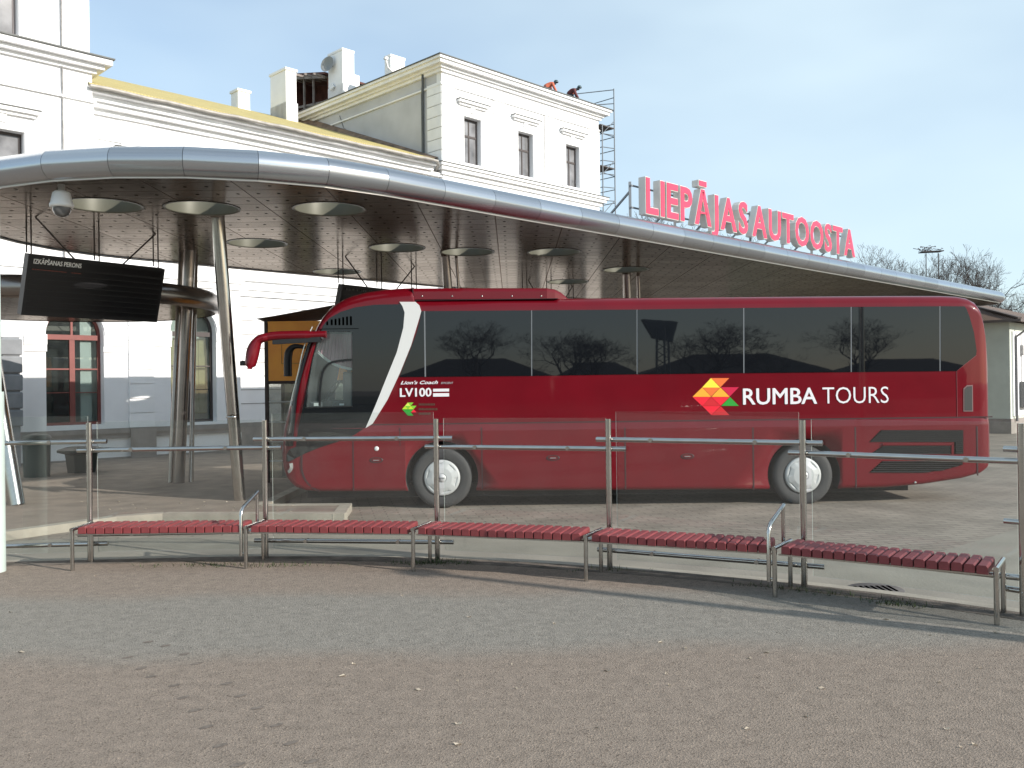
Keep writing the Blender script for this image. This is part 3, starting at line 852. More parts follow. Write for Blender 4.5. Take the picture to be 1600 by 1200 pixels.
for ch in txt:
    if ch == ' ': x += 0.12; geo.append(None); continue
    vs, fs = text_geo(ch, 0.035, 0.0)
    xa = min(v.x for v in vs); xb = max(v.x for v in vs)
    geo.append((ch, x, xa)); x += (xb - xa) + (0.075 if ch != 'Ā' else 0.0)
sx = total / (x - 0.075); sy = 0.68 / H0
for gm in geo:
    if gm is None: continue
    ch, xo, xa = gm
    for off, w0, w1, mtl, nm in ((0.035, -0.17, 0.0, M_ls, 'letter'), (0.020, 0.0, 0.012, M_lf, 'letter_face')):
        vs, fs = text_geo(ch, off, 0.5)
        m = MB()
        dyb = 0.045 if ch == 'J' else 0.0
        m.add([A_ + ex*((xo + v.x - xa)*sx) + ez*(w0 if v.z < 0 else w1) + Vector((0, 0, base_z - A_.z + (v.y)*sy)) for v in vs], fs)
        if nm == 'letter': par = m.build(nm, mtl, sign)
        else:
            o = m.build(nm, mtl, sign); o.parent = par
m = MB()
for z in (base_z + 0.12, base_z + 0.56):
    p = A_ - ez*0.27 - ex*0.12; q = B_ - ez*0.27
    m.bar((p.x, p.y, z), (q.x, q.y, z), 0.03, 0.03)
k = 0
xx = -0.10
while xx < total + 0.1:
    p = A_ + ex*xx - ez*0.31
    m.bar((p.x, p.y, 5.15), (p.x, p.y, base_z + 0.64), 0.05, 0.05)
    q = p - ez*0.9
    m.bar((p.x, p.y, base_z + 0.45), (q.x, q.y, 5.18), 0.035, 0.035)
    xx += 1.55
m.build('frame', M_sf, sign)

# ------------------------------------------------------------------ coach
BY = 15.05
def b2(px, py):
    p = at(px, py, BY); return p.x, p.z
bus = thing('coach', 'dark red tour coach with tinted windows and RUMBA TOURS lettering, parked behind the glass fence', 'coach', (2.1, 16.3, RZ))
def interp(tab, x):
    if x <= tab[0][0]: return tab[0][1]
    for (a, ya), (b, yb) in zip(tab, tab[1:]):
        if x <= b: return ya + (yb - ya) * (x - a) / (b - a)
    return tab[-1][1]
TOPT = [(440, 701), (441, 684), (443, 667), (447, 648), (452, 630), (458, 611), (464, 592), (470, 574), (476, 556), (482, 538), (488, 521), (494, 507), (501, 495), (510, 484), (521, 475), (535, 467), (550, 461.5), (570, 456.5), (600, 452), (630, 450), (644, 449.5), (648, 466.5), (900, 466), (1200, 463.5), (1400, 462), (1480, 462), (1503, 463), (1519, 466), (1529, 471), (1535, 479), (1540, 494), (1545, 520), (1549, 553), (1552, 590), (1554, 625), (1555, 655)]
BOTT = [(440, 722), (441, 729), (443, 738), (447, 748), (452, 755), (460, 762), (475, 767), (500, 768.5), (640, 768), (1200, 765), (1315, 764), (1380, 762.5), (1440, 757), (1500, 748), (1530, 740), (1543, 732), (1550, 722), (1554, 704), (1555, 690)]
INS = [(440, 0.26), (441, 0.18), (443, 0.12), (447, 0.08), (452, 0.05), (460, 0.025), (475, 0.01), (495, 0.0), (1515, 0.0), (1535, 0.012), (1543, 0.04), (1549, 0.10), (1553, 0.2), (1555, 0.34)]
stations = sorted(set([a for a, _ in TOPT] + [a for a, _ in BOTT] + [a for a, _ in INS] + list(range(660, 1500, 60))))
LEDGE = b2(1000, 669)[1]
BW = 2.55
rings = []
for px in stations:
    X, zt = b2(px, interp(TOPT, px)); zt = 2 + (zt - 2)*(1.014 if zt > 2.2 else 1.0); _, zb = b2(px, interp(BOTT, px)); ins = interp(INS, px)
    h = zt - zb
    rt = min(0.19, h*0.3); rb = min(0.07, h*0.15)
    zl = min(LEDGE, zb + 0.55*(h))
    led = 0.03
    half = []
    for k in range(4):
        th = math.pi/2 * k / 3
        half.append((ins + rb*(1 - math.sin(th)), zb + rb*(1 - math.cos(th))))
    half[-1] = (ins, zb + rb)
    lh = min(0.10, h*0.06); zc = zt - rt
    half.append((ins, half[-1][1] + 0.02*min(1, h))); half.append((ins, zl - 0.015*min(1, h))); half.append((ins, zl)); half.append((ins + led, zl + lh)); half.append((ins + led, zl + lh + 0.015*min(1, h)))
    half.append((ins + led, zc - 0.03*min(1, h)))
    for k in range(7):
        th = math.pi/2 * k / 6
        half.append((ins + led + rt*1.25*(1 - math.cos(th)), zc + rt*math.sin(th)))
    # a faint crown on the roof
    nf = max(0.0, min(1.0, (500 - px)/30.0)); XF = lambda y: -(800 - px)/FPX*1.0*max(0, y - 0.03)*nf*0.9
    ring = [Vector((X + XF(y), BY + y, z)) for y, z in half]
    if zt > 3: ring.append(Vector((X, BY + BW/2, zt + 0.01)))
    else: ring.append(Vector((X, BY + BW/2, zt)))
    ring += [Vector((X, BY + BW - y, z)) for y, z in reversed(half)]
    ring.append(Vector((X, BY + BW/2, zb)))
    rings.append(ring)
nr = len(rings[0])
m = MB(); m.smooth = True
vs = [v for r_ in rings for v in r_]
m.v = vs
wx0 = b2(492, 600)[0]
for i in range(len(rings) - 1):
    for j in range(nr):
        a = i*nr + j; b = i*nr + (j+1) % nr
        px = stations[i]
        topface = (13 <= j <= 24)
        mi = 1 if (topface and px < 494) else 0
        m.f.append((a, b, b + nr, a + nr)); m.mi.append(mi); m.sm.append(True)
m.f.append(tuple(range(nr-1, -1, -1))); m.mi.append(1); m.sm.append(False)
o = (len(rings)-1)*nr; m.f.append(tuple(o + k for k in range(nr))); m.mi.append(0); m.sm.append(False)
body = m.build('body', [M_bus, M_bglass, M_under], bus)
# cut wheel arches and driver's cab
WH = [b2(690.5, 747), b2(1256, 743)]
cut = MB()
for (X, z) in WH:
    pr = []
    for k in range(29):
        th = -0.35 + (math.pi + 0.7) * k / 28
        pr.append((X + 0.61*math.cos(th), z + 0.02 + 0.60*math.sin(th)))
    pr = pr + [(X - 0.61, z - 0.9), (X + 0.61, z - 0.9)]
    for y0, y1 in ((BY - 0.3, BY + 0.75), (BY + BW - 0.75, BY + BW + 0.3)):
        nn = len(pr)
        vs = [(a, y0, b) for a, b in pr] + [(a, y1, b) for a, b in pr]
        cut.add(vs, [tuple(range(nn)), tuple(range(2*nn-1, nn-1, -1))] + [(i, (i+1) % nn, nn + (i+1) % nn, nn + i) for i in range(nn)])
cw = [b2(*p) for p in ((476, 640), (551.5, 638), (551.5, 516), (499, 516), (487, 560), (479, 605))]
def prism(mb, pr, y0, y1):
    nn = len(pr)
    vs = [(a, y0, b) for a, b in pr] + [(a, y1, b) for a, b in pr]
    mb.add(vs, [tuple(range(nn)), tuple(range(2*nn-1, nn-1, -1))] + [(i, (i+1) % nn, nn + (i+1) % nn, nn + i) for i in range(nn)])
prism(cut, cw, BY - 0.3, BY + BW + 0.3)
co = cut.build('cutter', M_under); co.parent = bus
bw_inv = Matrix.Translation(bus.location)
co.data.transform(bw_inv.inverted())
md = body.modifiers.new('b', 'BOOLEAN'); md.operation = 'DIFFERENCE'; md.object = co; md.solver = 'EXACT'
try: md.material_mode = 'TRANSFER'
except Exception: pass
dg = bpy.context.evaluated_depsgraph_get(); dg.update()
nm_ = bpy.data.meshes.new_from_object(body.evaluated_get(dg))
print('body after boolean', len(nm_.polygons), [x.name for x in nm_.materials])
body.modifiers.clear(); old = body.data; body.data = nm_; nm_.name = 'body'
bpy.data.objects.remove(co)
for p in nm_.polygons:
    if nm_.materials[p.material_index] == M_under: p.use_smooth = False
SY = BY + 0.03            # plane of the upper side
def panel(name, pts, mtl, t=0.014, base=SY, parent=bus, tilt=0.0, world_pts=False, bevel=0.0):
    P = [b2(*p) for p in pts] if not world_pts else pts
    m = MB(); nn = len(P)
    xm = sum(p[0] for p in P)/nn
    vs = [(x, base - t + (x - xm)*tilt, z) for x, z in P] + [(x, base + 0.02, z) for x, z in P]
    m.add(vs, [tuple(range(nn)), tuple(range(2*nn-1, nn-1, -1))] + [(i, (i+1) % nn, nn + (i+1) % nn, nn + i) for i in range(nn)])
    return m.build(name, mtl, parent, bevel=bevel)
# front black window with the low black swoosh; hole for the driver's clear pane
fw_out = [(463, 690), (466, 668), (472, 640), (478, 612), (484, 584), (491, 552), (498, 524), (506, 507), (516, 496), (532, 487), (555, 480), (585, 476), (629, 475), (632, 488), (630, 512), (620, 550), (605, 587), (587, 632), (572, 668), (553, 680), (528, 690), (500, 699), (470, 707), (455, 712), (462, 700)]
fw_in = [(478, 638), (550, 636), (550, 518), (501, 518), (489, 560), (481, 605)]
m = MB(); m.plate([b2(*p) for p in fw_out], [[b2(*p) for p in fw_in]], lambda a, b, t: Vector((a, t, b)), SY - 0.012, SY + 0.02)
fwin = m.build('side_window', M_bglass, bus)
fwin['label'] = 'black front side window with a clear driver pane'
M_clear = glass_mat('driver_glass', (0.84, 0.92, 0.91), 0.12, (0.42, 0.50, 0.50))  # pale teal haze put into the glass colour so the pane looks sky-lit
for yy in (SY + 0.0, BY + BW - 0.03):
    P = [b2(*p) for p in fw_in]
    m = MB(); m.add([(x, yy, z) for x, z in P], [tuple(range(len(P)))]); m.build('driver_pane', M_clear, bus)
def curve_pts(pts, n=8):
    return [tuple(p) for p in smooth_line([Vector(p) for p in pts], n)]
# sliding window frame inside driver's pane
m = MB()
fr = curve_pts([(499, 634), (500, 606), (504, 582), (513, 569), (527, 564), (550, 562)], 6)
for a, b in zip(fr, fr[1:]):
    A, B = b2(*a), b2(*b); m.bar((A[0], SY - 0.012, A[1]), (B[0], SY - 0.012, B[1]), 0.035, 0.02, up=(0, 1, 0))
A, B = b2(476, 637), b2(551, 635); m.bar((A[0], SY - 0.002, A[1]), (B[0], SY - 0.002, B[1]), 0.02, 0.03, up=(0, 1, 0))
m.build('sliding_frame', mat('frame_black', (0.004, 0.004, 0.004), 0.5), bus).parent = fwin
m = MB()
for k, (x_, yt) in enumerate(((511, 502), (518, 499), (524, 498), (530, 497), (536, 495.5), (542, 494.5), (548, 494))):
    a, b = b2(x_ - 1.4, 508), b2(x_ + 1.4, yt); m.box((a[0], SY - 0.016, a[1]), (b[0], SY - 0.0125, b[1]))
a, b = b2(497, 514.5), b2(560, 512.8); m.box((a[0], SY - 0.017, a[1]), (b[0], SY - 0.0125, b[1]))
m.build('window_slots', mat('slot_black', (0.0, 0.0, 0.0), 0.9, spec=0.0), bus).parent = fwin
# pleated curtain at the top of the driver pane
m = MB(); vs = []; cp = [(488, 545), (500, 556), (515, 566), (532, 572), (550, 575)]
top_ = [(500, 520), (505, 520), (518, 520), (532, 520), (550, 520)]
A = smooth_line([Vector(b2(*p)) for p in cp], 8); B = smooth_line([Vector(b2(*p)) for p in top_], 8); nn = len(A)
for k in range(nn):
    w_ = 0.025*math.sin(k*2.1)
    vs += [(A[k].x, BY + 0.35 + w_, A[k].y), (B[k].x, BY + 0.35 + w_, B[k].y)]
m.smooth = False
m.add(vs, [(2*k, 2*k+1, 2*k+3, 2*k+2) for k in range(nn - 1)])
m.build('cab_curtain', mat('mauve_curtain', (0.32, 0.15, 0.19), 0.9, var=0.1), bus, fix=False)
m = MB()
for k in range(nn): m.box((A[k].x - 0.014, BY + 0.33, A[k].y - 0.04), (A[k].x + 0.014, BY + 0.36, A[k].y))
m.build('curtain_fringe', mat('fringe_white', (0.6, 0.62, 0.6), 0.9), bus)
# cab interior: seat, wheel, dash
M_in = mat('cab_grey', (0.06, 0.065, 0.07), 0.7)
m = MB()
def bb(m, p0, p1, y0, y1):
    a, b = b2(*p0), b2(*p1); m.box((min(a[0], b[0]), y0, min(a[1], b[1])), (max(a[0], b[0]), y1, max(a[1], b[1])))
bb(m, (528, 640), (545, 580), BY + 0.45, BY + 0.95); bb(m, (530, 578), (542, 566), BY + 0.55, BY + 0.85); bb(m, (510, 640), (535, 626), BY + 0.45, BY + 0.95)
m.build('driver_seat', M_in, bus, bevel=0.03)
c_ = b2(505, 612); m = MB(); th0 = R(35)
pts = [(c_[0] + 0.22*math.cos(a)*math.sin(th0), BY + 0.7 + 0.22*math.sin(a), c_[1] + 0.22*math.cos(a)*math.cos(th0)) for a in [2*math.pi*k/20 for k in range(21)]]
m.tube(pts, 0.015, 8); m.tube([(c_[0], BY + 0.7, c_[1]), (c_[0] - 0.2, BY + 0.7, c_[1] - 0.3)], 0.03, 8); m.build('steering_wheel', M_dark, bus)
m = MB(); bb(m, (478, 640), (497, 628), BY + 0.3, BY + 2.3); m.build('dashboard', M_in, bus, bevel=0.02)
m = MB(); bb(m, (485, 635), (493, 630), BY + 0.26, BY + 0.28); bb(m, (525, 634), (532, 631), BY + 0.30, BY + 0.32); m.build('paper_slips', mat('paper', (0.7, 0.7, 0.68), 0.8), bus)
# windows
seams = [663, 831, 996, 1163, 1331, 1470]
def wtop(x): return interp([(650, 486), (1000, 483.5), (1200, 480.5), (1510, 478)], x)
def wbot(x): return interp([(620, 589), (850, 587), (1000, 584.5), (1200, 582.5), (1500, 579.5)], x)
tl = random.Random(11)
xs = [(None, 830), (832, 995), (997, 1162), (1164, 1330), (1332, 1469), (1471, None)]
for a, b in xs:
    if a is None: pts = [(658.5, 486), (656, 500), (651, 520), (643, 541), (626, 583), (624, 589), (b, wbot(b)), (b, wtop(b))]
    elif b is None: pts = [(a, wtop(a)), (a, wbot(a)), (1496, 579.5), (1511, 567), (1526, 555), (1527, 548), (1523, 520), (1516, 495), (1511, 482), (1508, 478.5)]
    else: pts = [(a, wtop(a)), (a, wbot(a)), (b, wbot(b)), (b, wtop(b))]
    o = panel('side_window', pts, M_bglass, 0.010, tilt=tl.uniform(-0.004, 0.004))
m = MB()
for x in seams[1:]:
    a, b = b2(x - 0.8, wbot(x)), b2(x + 0.8, wtop(x)); m.box((a[0], SY - 0.006, a[1]), (b[0], SY + 0.01, b[1]))
a, b = b2(663.4, wbot(663)), b2(664.2, wtop(663)); m.box((a[0], SY - 0.0125, a[1]), (b[0], SY - 0.0102, b[1]))
m.each('window_seal', mat('seal_grey', (0.16, 0.17, 0.18), 0.4), bus)
# white blade
o = panel('white_stripe', [(624, 471.5), (628.5, 478), (632, 488), (630, 512), (620, 550), (605, 587), (587, 632), (571, 669), (582, 662), (605, 625), (625, 582), (642, 540), (655, 497), (658, 486), (655, 477), (649, 471.5)], M_bwhite, 0.017)
# red A pillar frame line and windscreen edge
m = MB()
wl = curve_pts([(452, 634), (457, 612), (465, 580), (471, 552), (478, 530), (487, 510)], 6)
for a, b in zip(wl, wl[1:]):
    A, B = b2(*a), b2(*b); m.bar((A[0], BY + 0.06, A[1]), (B[0], BY + 0.06, B[1]), 0.014, 0.012, up=(0, 1, 0))
m.build('windscreen_seal', mat('bright_trim', (0.75, 0.75, 0.7), 0.25, 0.6), bus)
# roof pod
m = MB(); st = [(645, 467.5, 449.3), (700, 467, 449), (800, 466.5, 449), (855, 466.2, 449), (868, 466.2, 450.5), (878, 466, 455), (885, 466, 461), (889, 466, 465)]
rg = []
for px, yb, yt in st:
    X, zb = b2(px, yb); zt = b2(px, yt)[1]; h = zt - zb; r_ = min(0.06, h*0.45); i_ = 0.07 + max(0, px - 860)*0.006
    half = [(i_, zb), (i_, zt - r_), (i_ + r_*0.3, zt - r_*0.3), (i_ + r_, zt)]
    rg.append([Vector((X, BY + y, z)) for y, z in half] + [Vector((X, BY + BW - y, z)) for y, z in reversed(half)])
k8 = 8
for r_ in rg: m.v += r_
for i in range(len(rg) - 1):
    for j in range(k8): a = i*k8 + j; b = i*k8 + (j+1) % k8; m.f.append((a, b, b + k8, a + k8)); m.mi.append(0); m.sm.append(False)
m.f += [tuple(range(k8-1, -1, -1)), tuple((len(rg)-1)*k8 + k for k in range(k8))]; m.mi += [0, 0]; m.sm += [False, False]
pod = m.build('roof_pod', M_bus, bus, bevel=0.008)
m = MB()
for px in (659, 706, 753, 800, 846): 
    a = b2(px, 462); m.lathe([(0.001, -0.008), (0.014, -0.006), (0.016, 0.004)], (a[0], BY + 0.07, a[1]), axis='y', n=10)

for o in m.each('screw', M_steel, bus): o.parent = pod
m = MB(); a, b = b2(644, 468.7), b2(872, 467); m.box((a[0], BY + 0.06, a[1] - 0.004), (b[0], BY + 0.2, a[1] + 0.006)); a, b = b2(644, 469), b2(645.2, 449); m.box((a[0], BY + 0.055, a[1]), (b[0], BY + 0.5, b[1] + 0.01)); m.build('pod_gap', M_seam, bus)
# seams on the lower side, waist line
m = MB()
a, b = b2(575, 659.5), b2(1552, 653.5)
m.box((a[0], SY - 0.005, LEDGE + 0.105), (b[0], SY + 0.01, LEDGE + 0.125))
for x, y0, y1 in ((552, 683, 768), (753, 668, 764), (977, 668, 764), (1177, 668, 765), (1337, 667, 763), (1527, 666, 743), (625, 668, 697)):
    a, b = b2(x - 0.5, y1), b2(x + 0.5, y0); m.box((a[0], BY - 0.003, a[1]), (b[0], BY + 0.01, b[1]))
for pts in ([(472, 705), (471, 730), (476, 748), (486, 760), (500, 768)],):
    cs = curve_pts(pts, 5)
    for p, q in zip(cs, cs[1:]):
        A, B = b2(*p), b2(*q); m.bar((A[0], BY + 0.012, A[1]), (B[0], BY + 0.012, B[1]), 0.03, 0.012, up=(0, 1, 0))
m.build('panel_joint', M_seam, bus)
m = MB()
for p, q in (((1496, 580), (1497, 652)), ((1496, 579.5), (1527, 555))):
    A, B = b2(*p), b2(*q); m.bar((A[0], SY - 0.002, A[1]), (B[0], SY - 0.002, B[1]), 0.008, 0.01, up=(0, 1, 0))
m.build('panel_joint', mat('joint_red', (0.16, 0.03, 0.035), 0.5), bus)
# rear vent lamp
vp = [(1506.5, 643), (1506.5, 607), (1512, 602), (1521, 601.5), (1521.5, 643)]
o = panel('vent_frame', vp, mat('vent_frame', (0.20, 0.12, 0.115), 0.4), 0.008)
vi = [(1508, 641.5), (1508, 608), (1512.6, 603.8), (1519.7, 603.2), (1520, 641.5)]
o2 = panel('vent_panel', vi, mat('vent_grey', (0.035, 0.035, 0.032), 0.5), 0.011); o2.parent = o
o2.matrix_parent_inverse = Matrix.Identity(4)
# louvres
V1 = [(1358, 690.5), (1376, 672), (1505, 672), (1505, 709), (1491, 709), (1491, 690.5)]
V2 = [(1361, 708.5), (1378, 697), (1485, 697), (1485, 709)]
V3 = [(1358, 738), (1378, 720.5), (1504, 720), (1504, 726), (1472, 735), (1440, 738.5)]
M_lv = stripe_mat('grille_dark', (0.004, 0.004, 0.004), (0.035, 0.035, 0.036), 5, 0, rough=0.6)
def poly_x_range(poly, y):
    xs_ = []
    for (x0, y0), (x1, y1) in zip(poly, poly[1:] + poly[:1]):
        if (y0 - y)*(y1 - y) < 0: xs_.append(x0 + (x1 - x0)*(y - y0)/(y1 - y0))
    return (min(xs_), max(xs_)) if len(xs_) > 1 else None
for V in (V1, V2, V3):
    o = panel('engine_grille', V, mat('grille_black', (0.001, 0.001, 0.001), 0.9, spec=0.0), 0.004, base=BY)
    m = MB(); y = min(p[1] for p in V) + 1.5
    while y < max(p[1] for p in V) - 1:
        r_ = poly_x_range(V, y)
        if r_:
            a, b = b2(r_[0] + 1.5, y), b2(r_[1] - 1, y); m.bar((a[0], BY - 0.012, a[1]), (b[0], BY - 0.012, b[1]), 0.022, 0.012)
        y += 3.1
    q = m.build('louvre', mat('louvre_grey', (0.016, 0.016, 0.017), 0.5), bus); q.parent = o
m = MB()
for p, q in (((1378, 694), (1487, 694)), ((1487, 694), (1487, 709))):
    a, b = b2(*p), b2(*q); m.bar((a[0], BY - 0.012, a[1]), (b[0], BY - 0.012, b[1]), 0.03, 0.035, up=(0, 1, 0))
m.build('grille_trim', M_bus, bus)
# handles, filler
for px, py in ((588, 719), (864, 715.5), (1074, 713)):
    m = MB(); a = b2(px, py)
    m.lathe([(0.001, 0.006), (0.085, 0.004), (0.105, -0.006), (0.115, 0.004)], (0, 0, 0), axis='y', n=24, M=Matrix.Diagonal((1, 1, 0.42)).to_3x3())
    m.v = [v + Vector((a[0], BY - 0.004, a[1])) for v in m.v]
    o = m.build('hatch_handle', mat('handle_recess', (0.03, 0.012, 0.013), 0.4), bus)
    m = MB(); m.box((a[0] - 0.05, BY - 0.022, a[1] - 0.008), (a[0] + 0.05, BY - 0.011, a[1] + 0.008)); q = m.build('grip', mat('grip_grey', (0.25, 0.2, 0.2), 0.4), bus); q.parent = o
a = b2(588.5, 701); m = MB(); m.lathe([(0.001, -0.012), (0.018, -0.012), (0.036, -0.008), (0.04, 0.004)], (a[0], BY, a[1]), axis='y', n=20); m.build('filler_cap', mat('cap_white', (0.7, 0.7, 0.7), 0.4), bus)
m = MB(); a = b2(1430, 754); m.lathe([(0.001, -0.01), (0.02, -0.004)], (a[0], BY, a[1]), axis='y', n=10); m.build('marker', M_steel, bus)
def conform(name, pts, mtl, t=0.006):
    P = []
    for p in pts:
        x, z = b2(*p); P.append(Vector((x, BY + interp(INS, p[0]) + (0.03 if p[1] < 655 else 0.0) - t, z)))
    nn = len(P); m = MB()
    m.add(P + [v + Vector((0.0, 0.05, 0)) for v in P], [tuple(range(nn)), tuple(range(2*nn-1, nn-1, -1))] + [(i, (i+1) % nn, nn + (i+1) % nn, nn + i) for i in range(nn)])
    bm_ = m.build(name, mtl, bus)
    b_m = bmesh.new(); b_m.from_mesh(bm_.data); bmesh.ops.triangulate(b_m, faces=[f for f in b_m.faces if len(f.verts) > 4]); b_m.to_mesh(bm_.data); b_m.free()
    return bm_
wl_ = [(485, 516), (477, 538), (469, 562), (461, 592), (454, 622), (449, 650), (445, 675), (443, 697)]
wr_ = [(491, 516), (484, 538), (477, 562), (469, 592), (463, 622), (460.5, 650), (458, 675), (457, 697)]
m = MB(); rows = []
for a, b in zip(wl_, wr_):
    row = []
    for f in (0.0, 0.33, 0.67, 1.0):
        px, py = a[0] + (b[0] - a[0])*f, a[1] + (b[1] - a[1])*f; x, z = b2(px, py)
        row.append(Vector((x, BY + 0.01 - 0.02*f + (0.10*(1 - f)**2), z)))
    rows.append(row)
m.smooth = True; m.v = [v for r_ in rows for v in r_]
for i in range(len(rows) - 1):
    for k in range(3): m.f.append((i*4 + k, i*4 + k + 1, i*4 + 5 + k, i*4 + 4 + k)); m.mi.append(0); m.sm.append(True)
wsc = m.build('windscreen', M_bglass, bus); md = wsc.modifiers.new('t', 'SOLIDIFY'); md.thickness = 0.03
conform('lower_black_panel', [(470, 667), (473, 669.5), (569, 669.5), (553, 680), (528, 690), (500, 699), (478, 708), (460, 717), (450, 722), (445, 721), (446, 710), (452, 702), (466, 697)], M_bglass, 0.012)
# black mask on the nose and headlamp
m = MB(); 
o = None and panel('nose_mask', [(447, 722), (448, 713), (455, 703), (470, 697), (500, 695), (540, 686), (470, 716), (458, 722)], mat('gloss_black', (0.01, 0.01, 0.011), 0.15, coat=0.5), 0.004, base=BY + 0.03)
m = MB()
cs = curve_pts([(454, 724), (455, 731), (451, 737), (445, 739)], 5)
for p, q in zip(cs, cs[1:]):
    A, B = b2(*p), b2(*q); yy = BY + 0.02 + max(0, (455 - p[0]))*0.012; m.bar((A[0], yy, A[1]), (B[0], yy, B[1]), 0.05, 0.03, up=(0, 1, 0))
m.build('headlamp', mat('lamp_silver', (0.6, 0.6, 0.58), 0.2, 0.5), bus)
# wiper base and lower windscreen block
m = MB(); A, B = b2(446, 655), b2(441, 670); m.bar((A[0], BY + 0.3, A[1]), (B[0], BY + 0.3, B[1]), 0.03, 0.03, up=(0, 1, 0)); C_ = b2(449, 671); m.bar((B[0], BY + 0.3, B[1]), (C_[0] + 0.05, BY + 0.3, C_[1]), 0.03, 0.03, up=(0, 1, 0)); m.build('wiper', M_dark, bus)
# underbody
m = MB(); a, b = b2(475, 770), b2(1430, 757); m.box((a[0], BY + 0.28, 0.12), (b[0], BY + BW - 0.28, b[1] + 0.1)); m.build('underbody', M_under, bus)
m = MB(); a = b2(752, 765); m.tube([(a[0], BY + 0.1, a[1]), (a[0] + 0.05, BY + 0.1, a[1] - 0.10)], 0.012, 8); a = b2(1010, 768); m.box((a[0], BY + 0.3, 0.15), (a[0] + 1.6, BY + 0.9, 0.33)); m.build('hanging_parts', M_under, bus)
# wheels
def scallop(r, n=72): return [(r*(1 + 0.055*(1 if math.sin(6*t_*2*math.pi) > 0 else -1)*min(1, abs(math.sin(6*t_*2*math.pi))*3)), t_) for t_ in [k/n for k in range(n)]]
def wheel(X, z, yf, s):
    # s = -1 near side (faces camera)
    par = MB(); par.lathe([(0.30, 0.03), (0.31, 0.0), (0.35, -0.012), (0.42, -0.022), (0.485, -0.012), (0.507, 0.02), (0.512, 0.07), (0.513, 0.16), (0.512, 0.24), (0.49, 0.30), (0.30, 0.31), (0.29, 0.15)], (0, 0, 0), axis='y', n=64)
    wobj = thing('wheel', '', '', (X, yf, z)); del wobj['label']; del wobj['category']
    wobj.parent = bus; wobj.matrix_parent_inverse = Matrix.Identity(4); wobj.location = Vector((X, yf, z)) - bus.location
    wobj['_w'] = 0
    if s > 0: wobj.rotation_euler.z = math.pi
    par.build('tyre', M_rub, wobj)
    h = MB(); h.lathe([(0.305, 0.02), (0.302, -0.02), (0.288, -0.035), (0.262, -0.038)], (0, 0, 0), axis='y', n=64)
    sc_ = scallop(0.245); nn = len(sc_)
    ringA = [Vector((0.262*math.cos(2*math.pi*t_), -0.038, 0.262*math.sin(2*math.pi*t_))) for r_, t_ in sc_]
    ringB = [Vector(((r_+0.006)*math.cos(2*math.pi*t_), -0.030, (r_+0.006)*math.sin(2*math.pi*t_))) for r_, t_ in sc_]
    ringC = [Vector((r_*math.cos(2*math.pi*t_), -0.045, r_*math.sin(2*math.pi*t_))) for r_, t_ in sc_]
    ringD = [Vector((0.17*math.cos(2*math.pi*t_), -0.068, 0.17*math.sin(2*math.pi*t_))) for r_, t_ in sc_]
    ringE = [Vector((0.082*math.cos(2*math.pi*t_), -0.075, 0.082*math.sin(2*math.pi*t_))) for r_, t_ in sc_]
    for A, B in ((ringA, ringB), (ringB, ringC), (ringC, ringD), (ringD, ringE)):
        h.add(A + B, [(k, (k+1) % nn, nn + (k+1) % nn, nn + k) for k in range(nn)])
    h.lathe([(0.082, -0.075), (0.078, -0.066), (0.072, -0.066), (0.07, -0.076), (0.001, -0.082)], (0, 0, 0), axis='y', n=40)
    hb = h.build('rim', M_hub, wobj)
    e = MB(); put_text(e, 'MAN', (-0.047, -0.084, -0.013), (1, 0, 0), (0, 0, 1), (0, -1, 0), width=0.094, height=0.028, offset=0.01, extrude=0.002); q = e.build('hub_emblem', mat('emblem_grey', (0.3, 0.3, 0.3), 0.4, 0.5), wobj)
    bmh = hb
for (X, z) in WH:
    wheel(X, z, BY + 0.06, -1); wheel(X, z, BY + BW - 0.06, 1)
# mirrors
def mirror_near():
    m = MB()
    pts = [(512, 523), (490, 524), (462, 524.5), (436, 525.5), (419, 528), (408, 533), (402, 545), (399, 560), (396, 577)]
    P = smooth_line([Vector((*b2(*p), 0)) for p in pts], 5)
    nn = len(P); vs = []
    for i, p in enumerate(P):
        d = (P[min(i+1, nn-1)] - P[max(i-1, 0)]).normalized(); nrm = Vector((-d.y, d.x, 0))
        f = i/(nn-1); hw = 0.062 if f < 0.15 else (0.078 if f < 0.45 else 0.072)
        if f > 0.62: hw = 0.072 + 0.035*math.sin((f - 0.62)/0.38*math.pi)
        if f > 0.97: hw = 0.03
        dp = 0.07 if f < 0.5 else 0.11
        off = -0.12 - 0.10*f
        for a_ in range(8):
            t_ = 2*math.pi*a_/8 + math.pi/8
            vs.append((p.x + nrm.x*hw*math.cos(t_), BY + off + dp*math.sin(t_), p.y + nrm.y*hw*math.cos(t_)))
    m.smooth = True
    m.add(vs, [(i*8 + j, i*8 + (j+1) % 8, (i+1)*8 + (j+1) % 8, (i+1)*8 + j) for i in range(nn-1) for j in range(8)])
    m.add(vs[:8], [tuple(range(8))]); m.add(vs[-8:], [tuple(range(7, -1, -1))])
    mm_ = m.build('mirror', M_bus, bus)
    q = MB(); A, B = b2(504, 530), b2(430, 534); q.bar((B[0], BY - 0.14, B[1]), (A[0], BY - 0.12, A[1]), 0.10, 0.10); A2 = b2(508, 524); q.bar((A[0], BY - 0.12, A[1]), (A2[0], BY - 0.10, A2[1]), 0.10, 0.04)
    q.bar((A2[0] - 0.08, BY - 0.1, A2[1] - 0.02), (A2[0] - 0.08, BY + 0.05, A2[1] - 0.02), 0.06, 0.06)
    q.build('mirror_arm', M_dark, bus).parent = mm_
mirror_near()
m = MB()
pts = [(478, 543), (462, 541), (453, 547), (450, 560), (450, 588)]
P = [at(*p, BY + BW + 0.1) for p in curve_pts(pts, 4)]
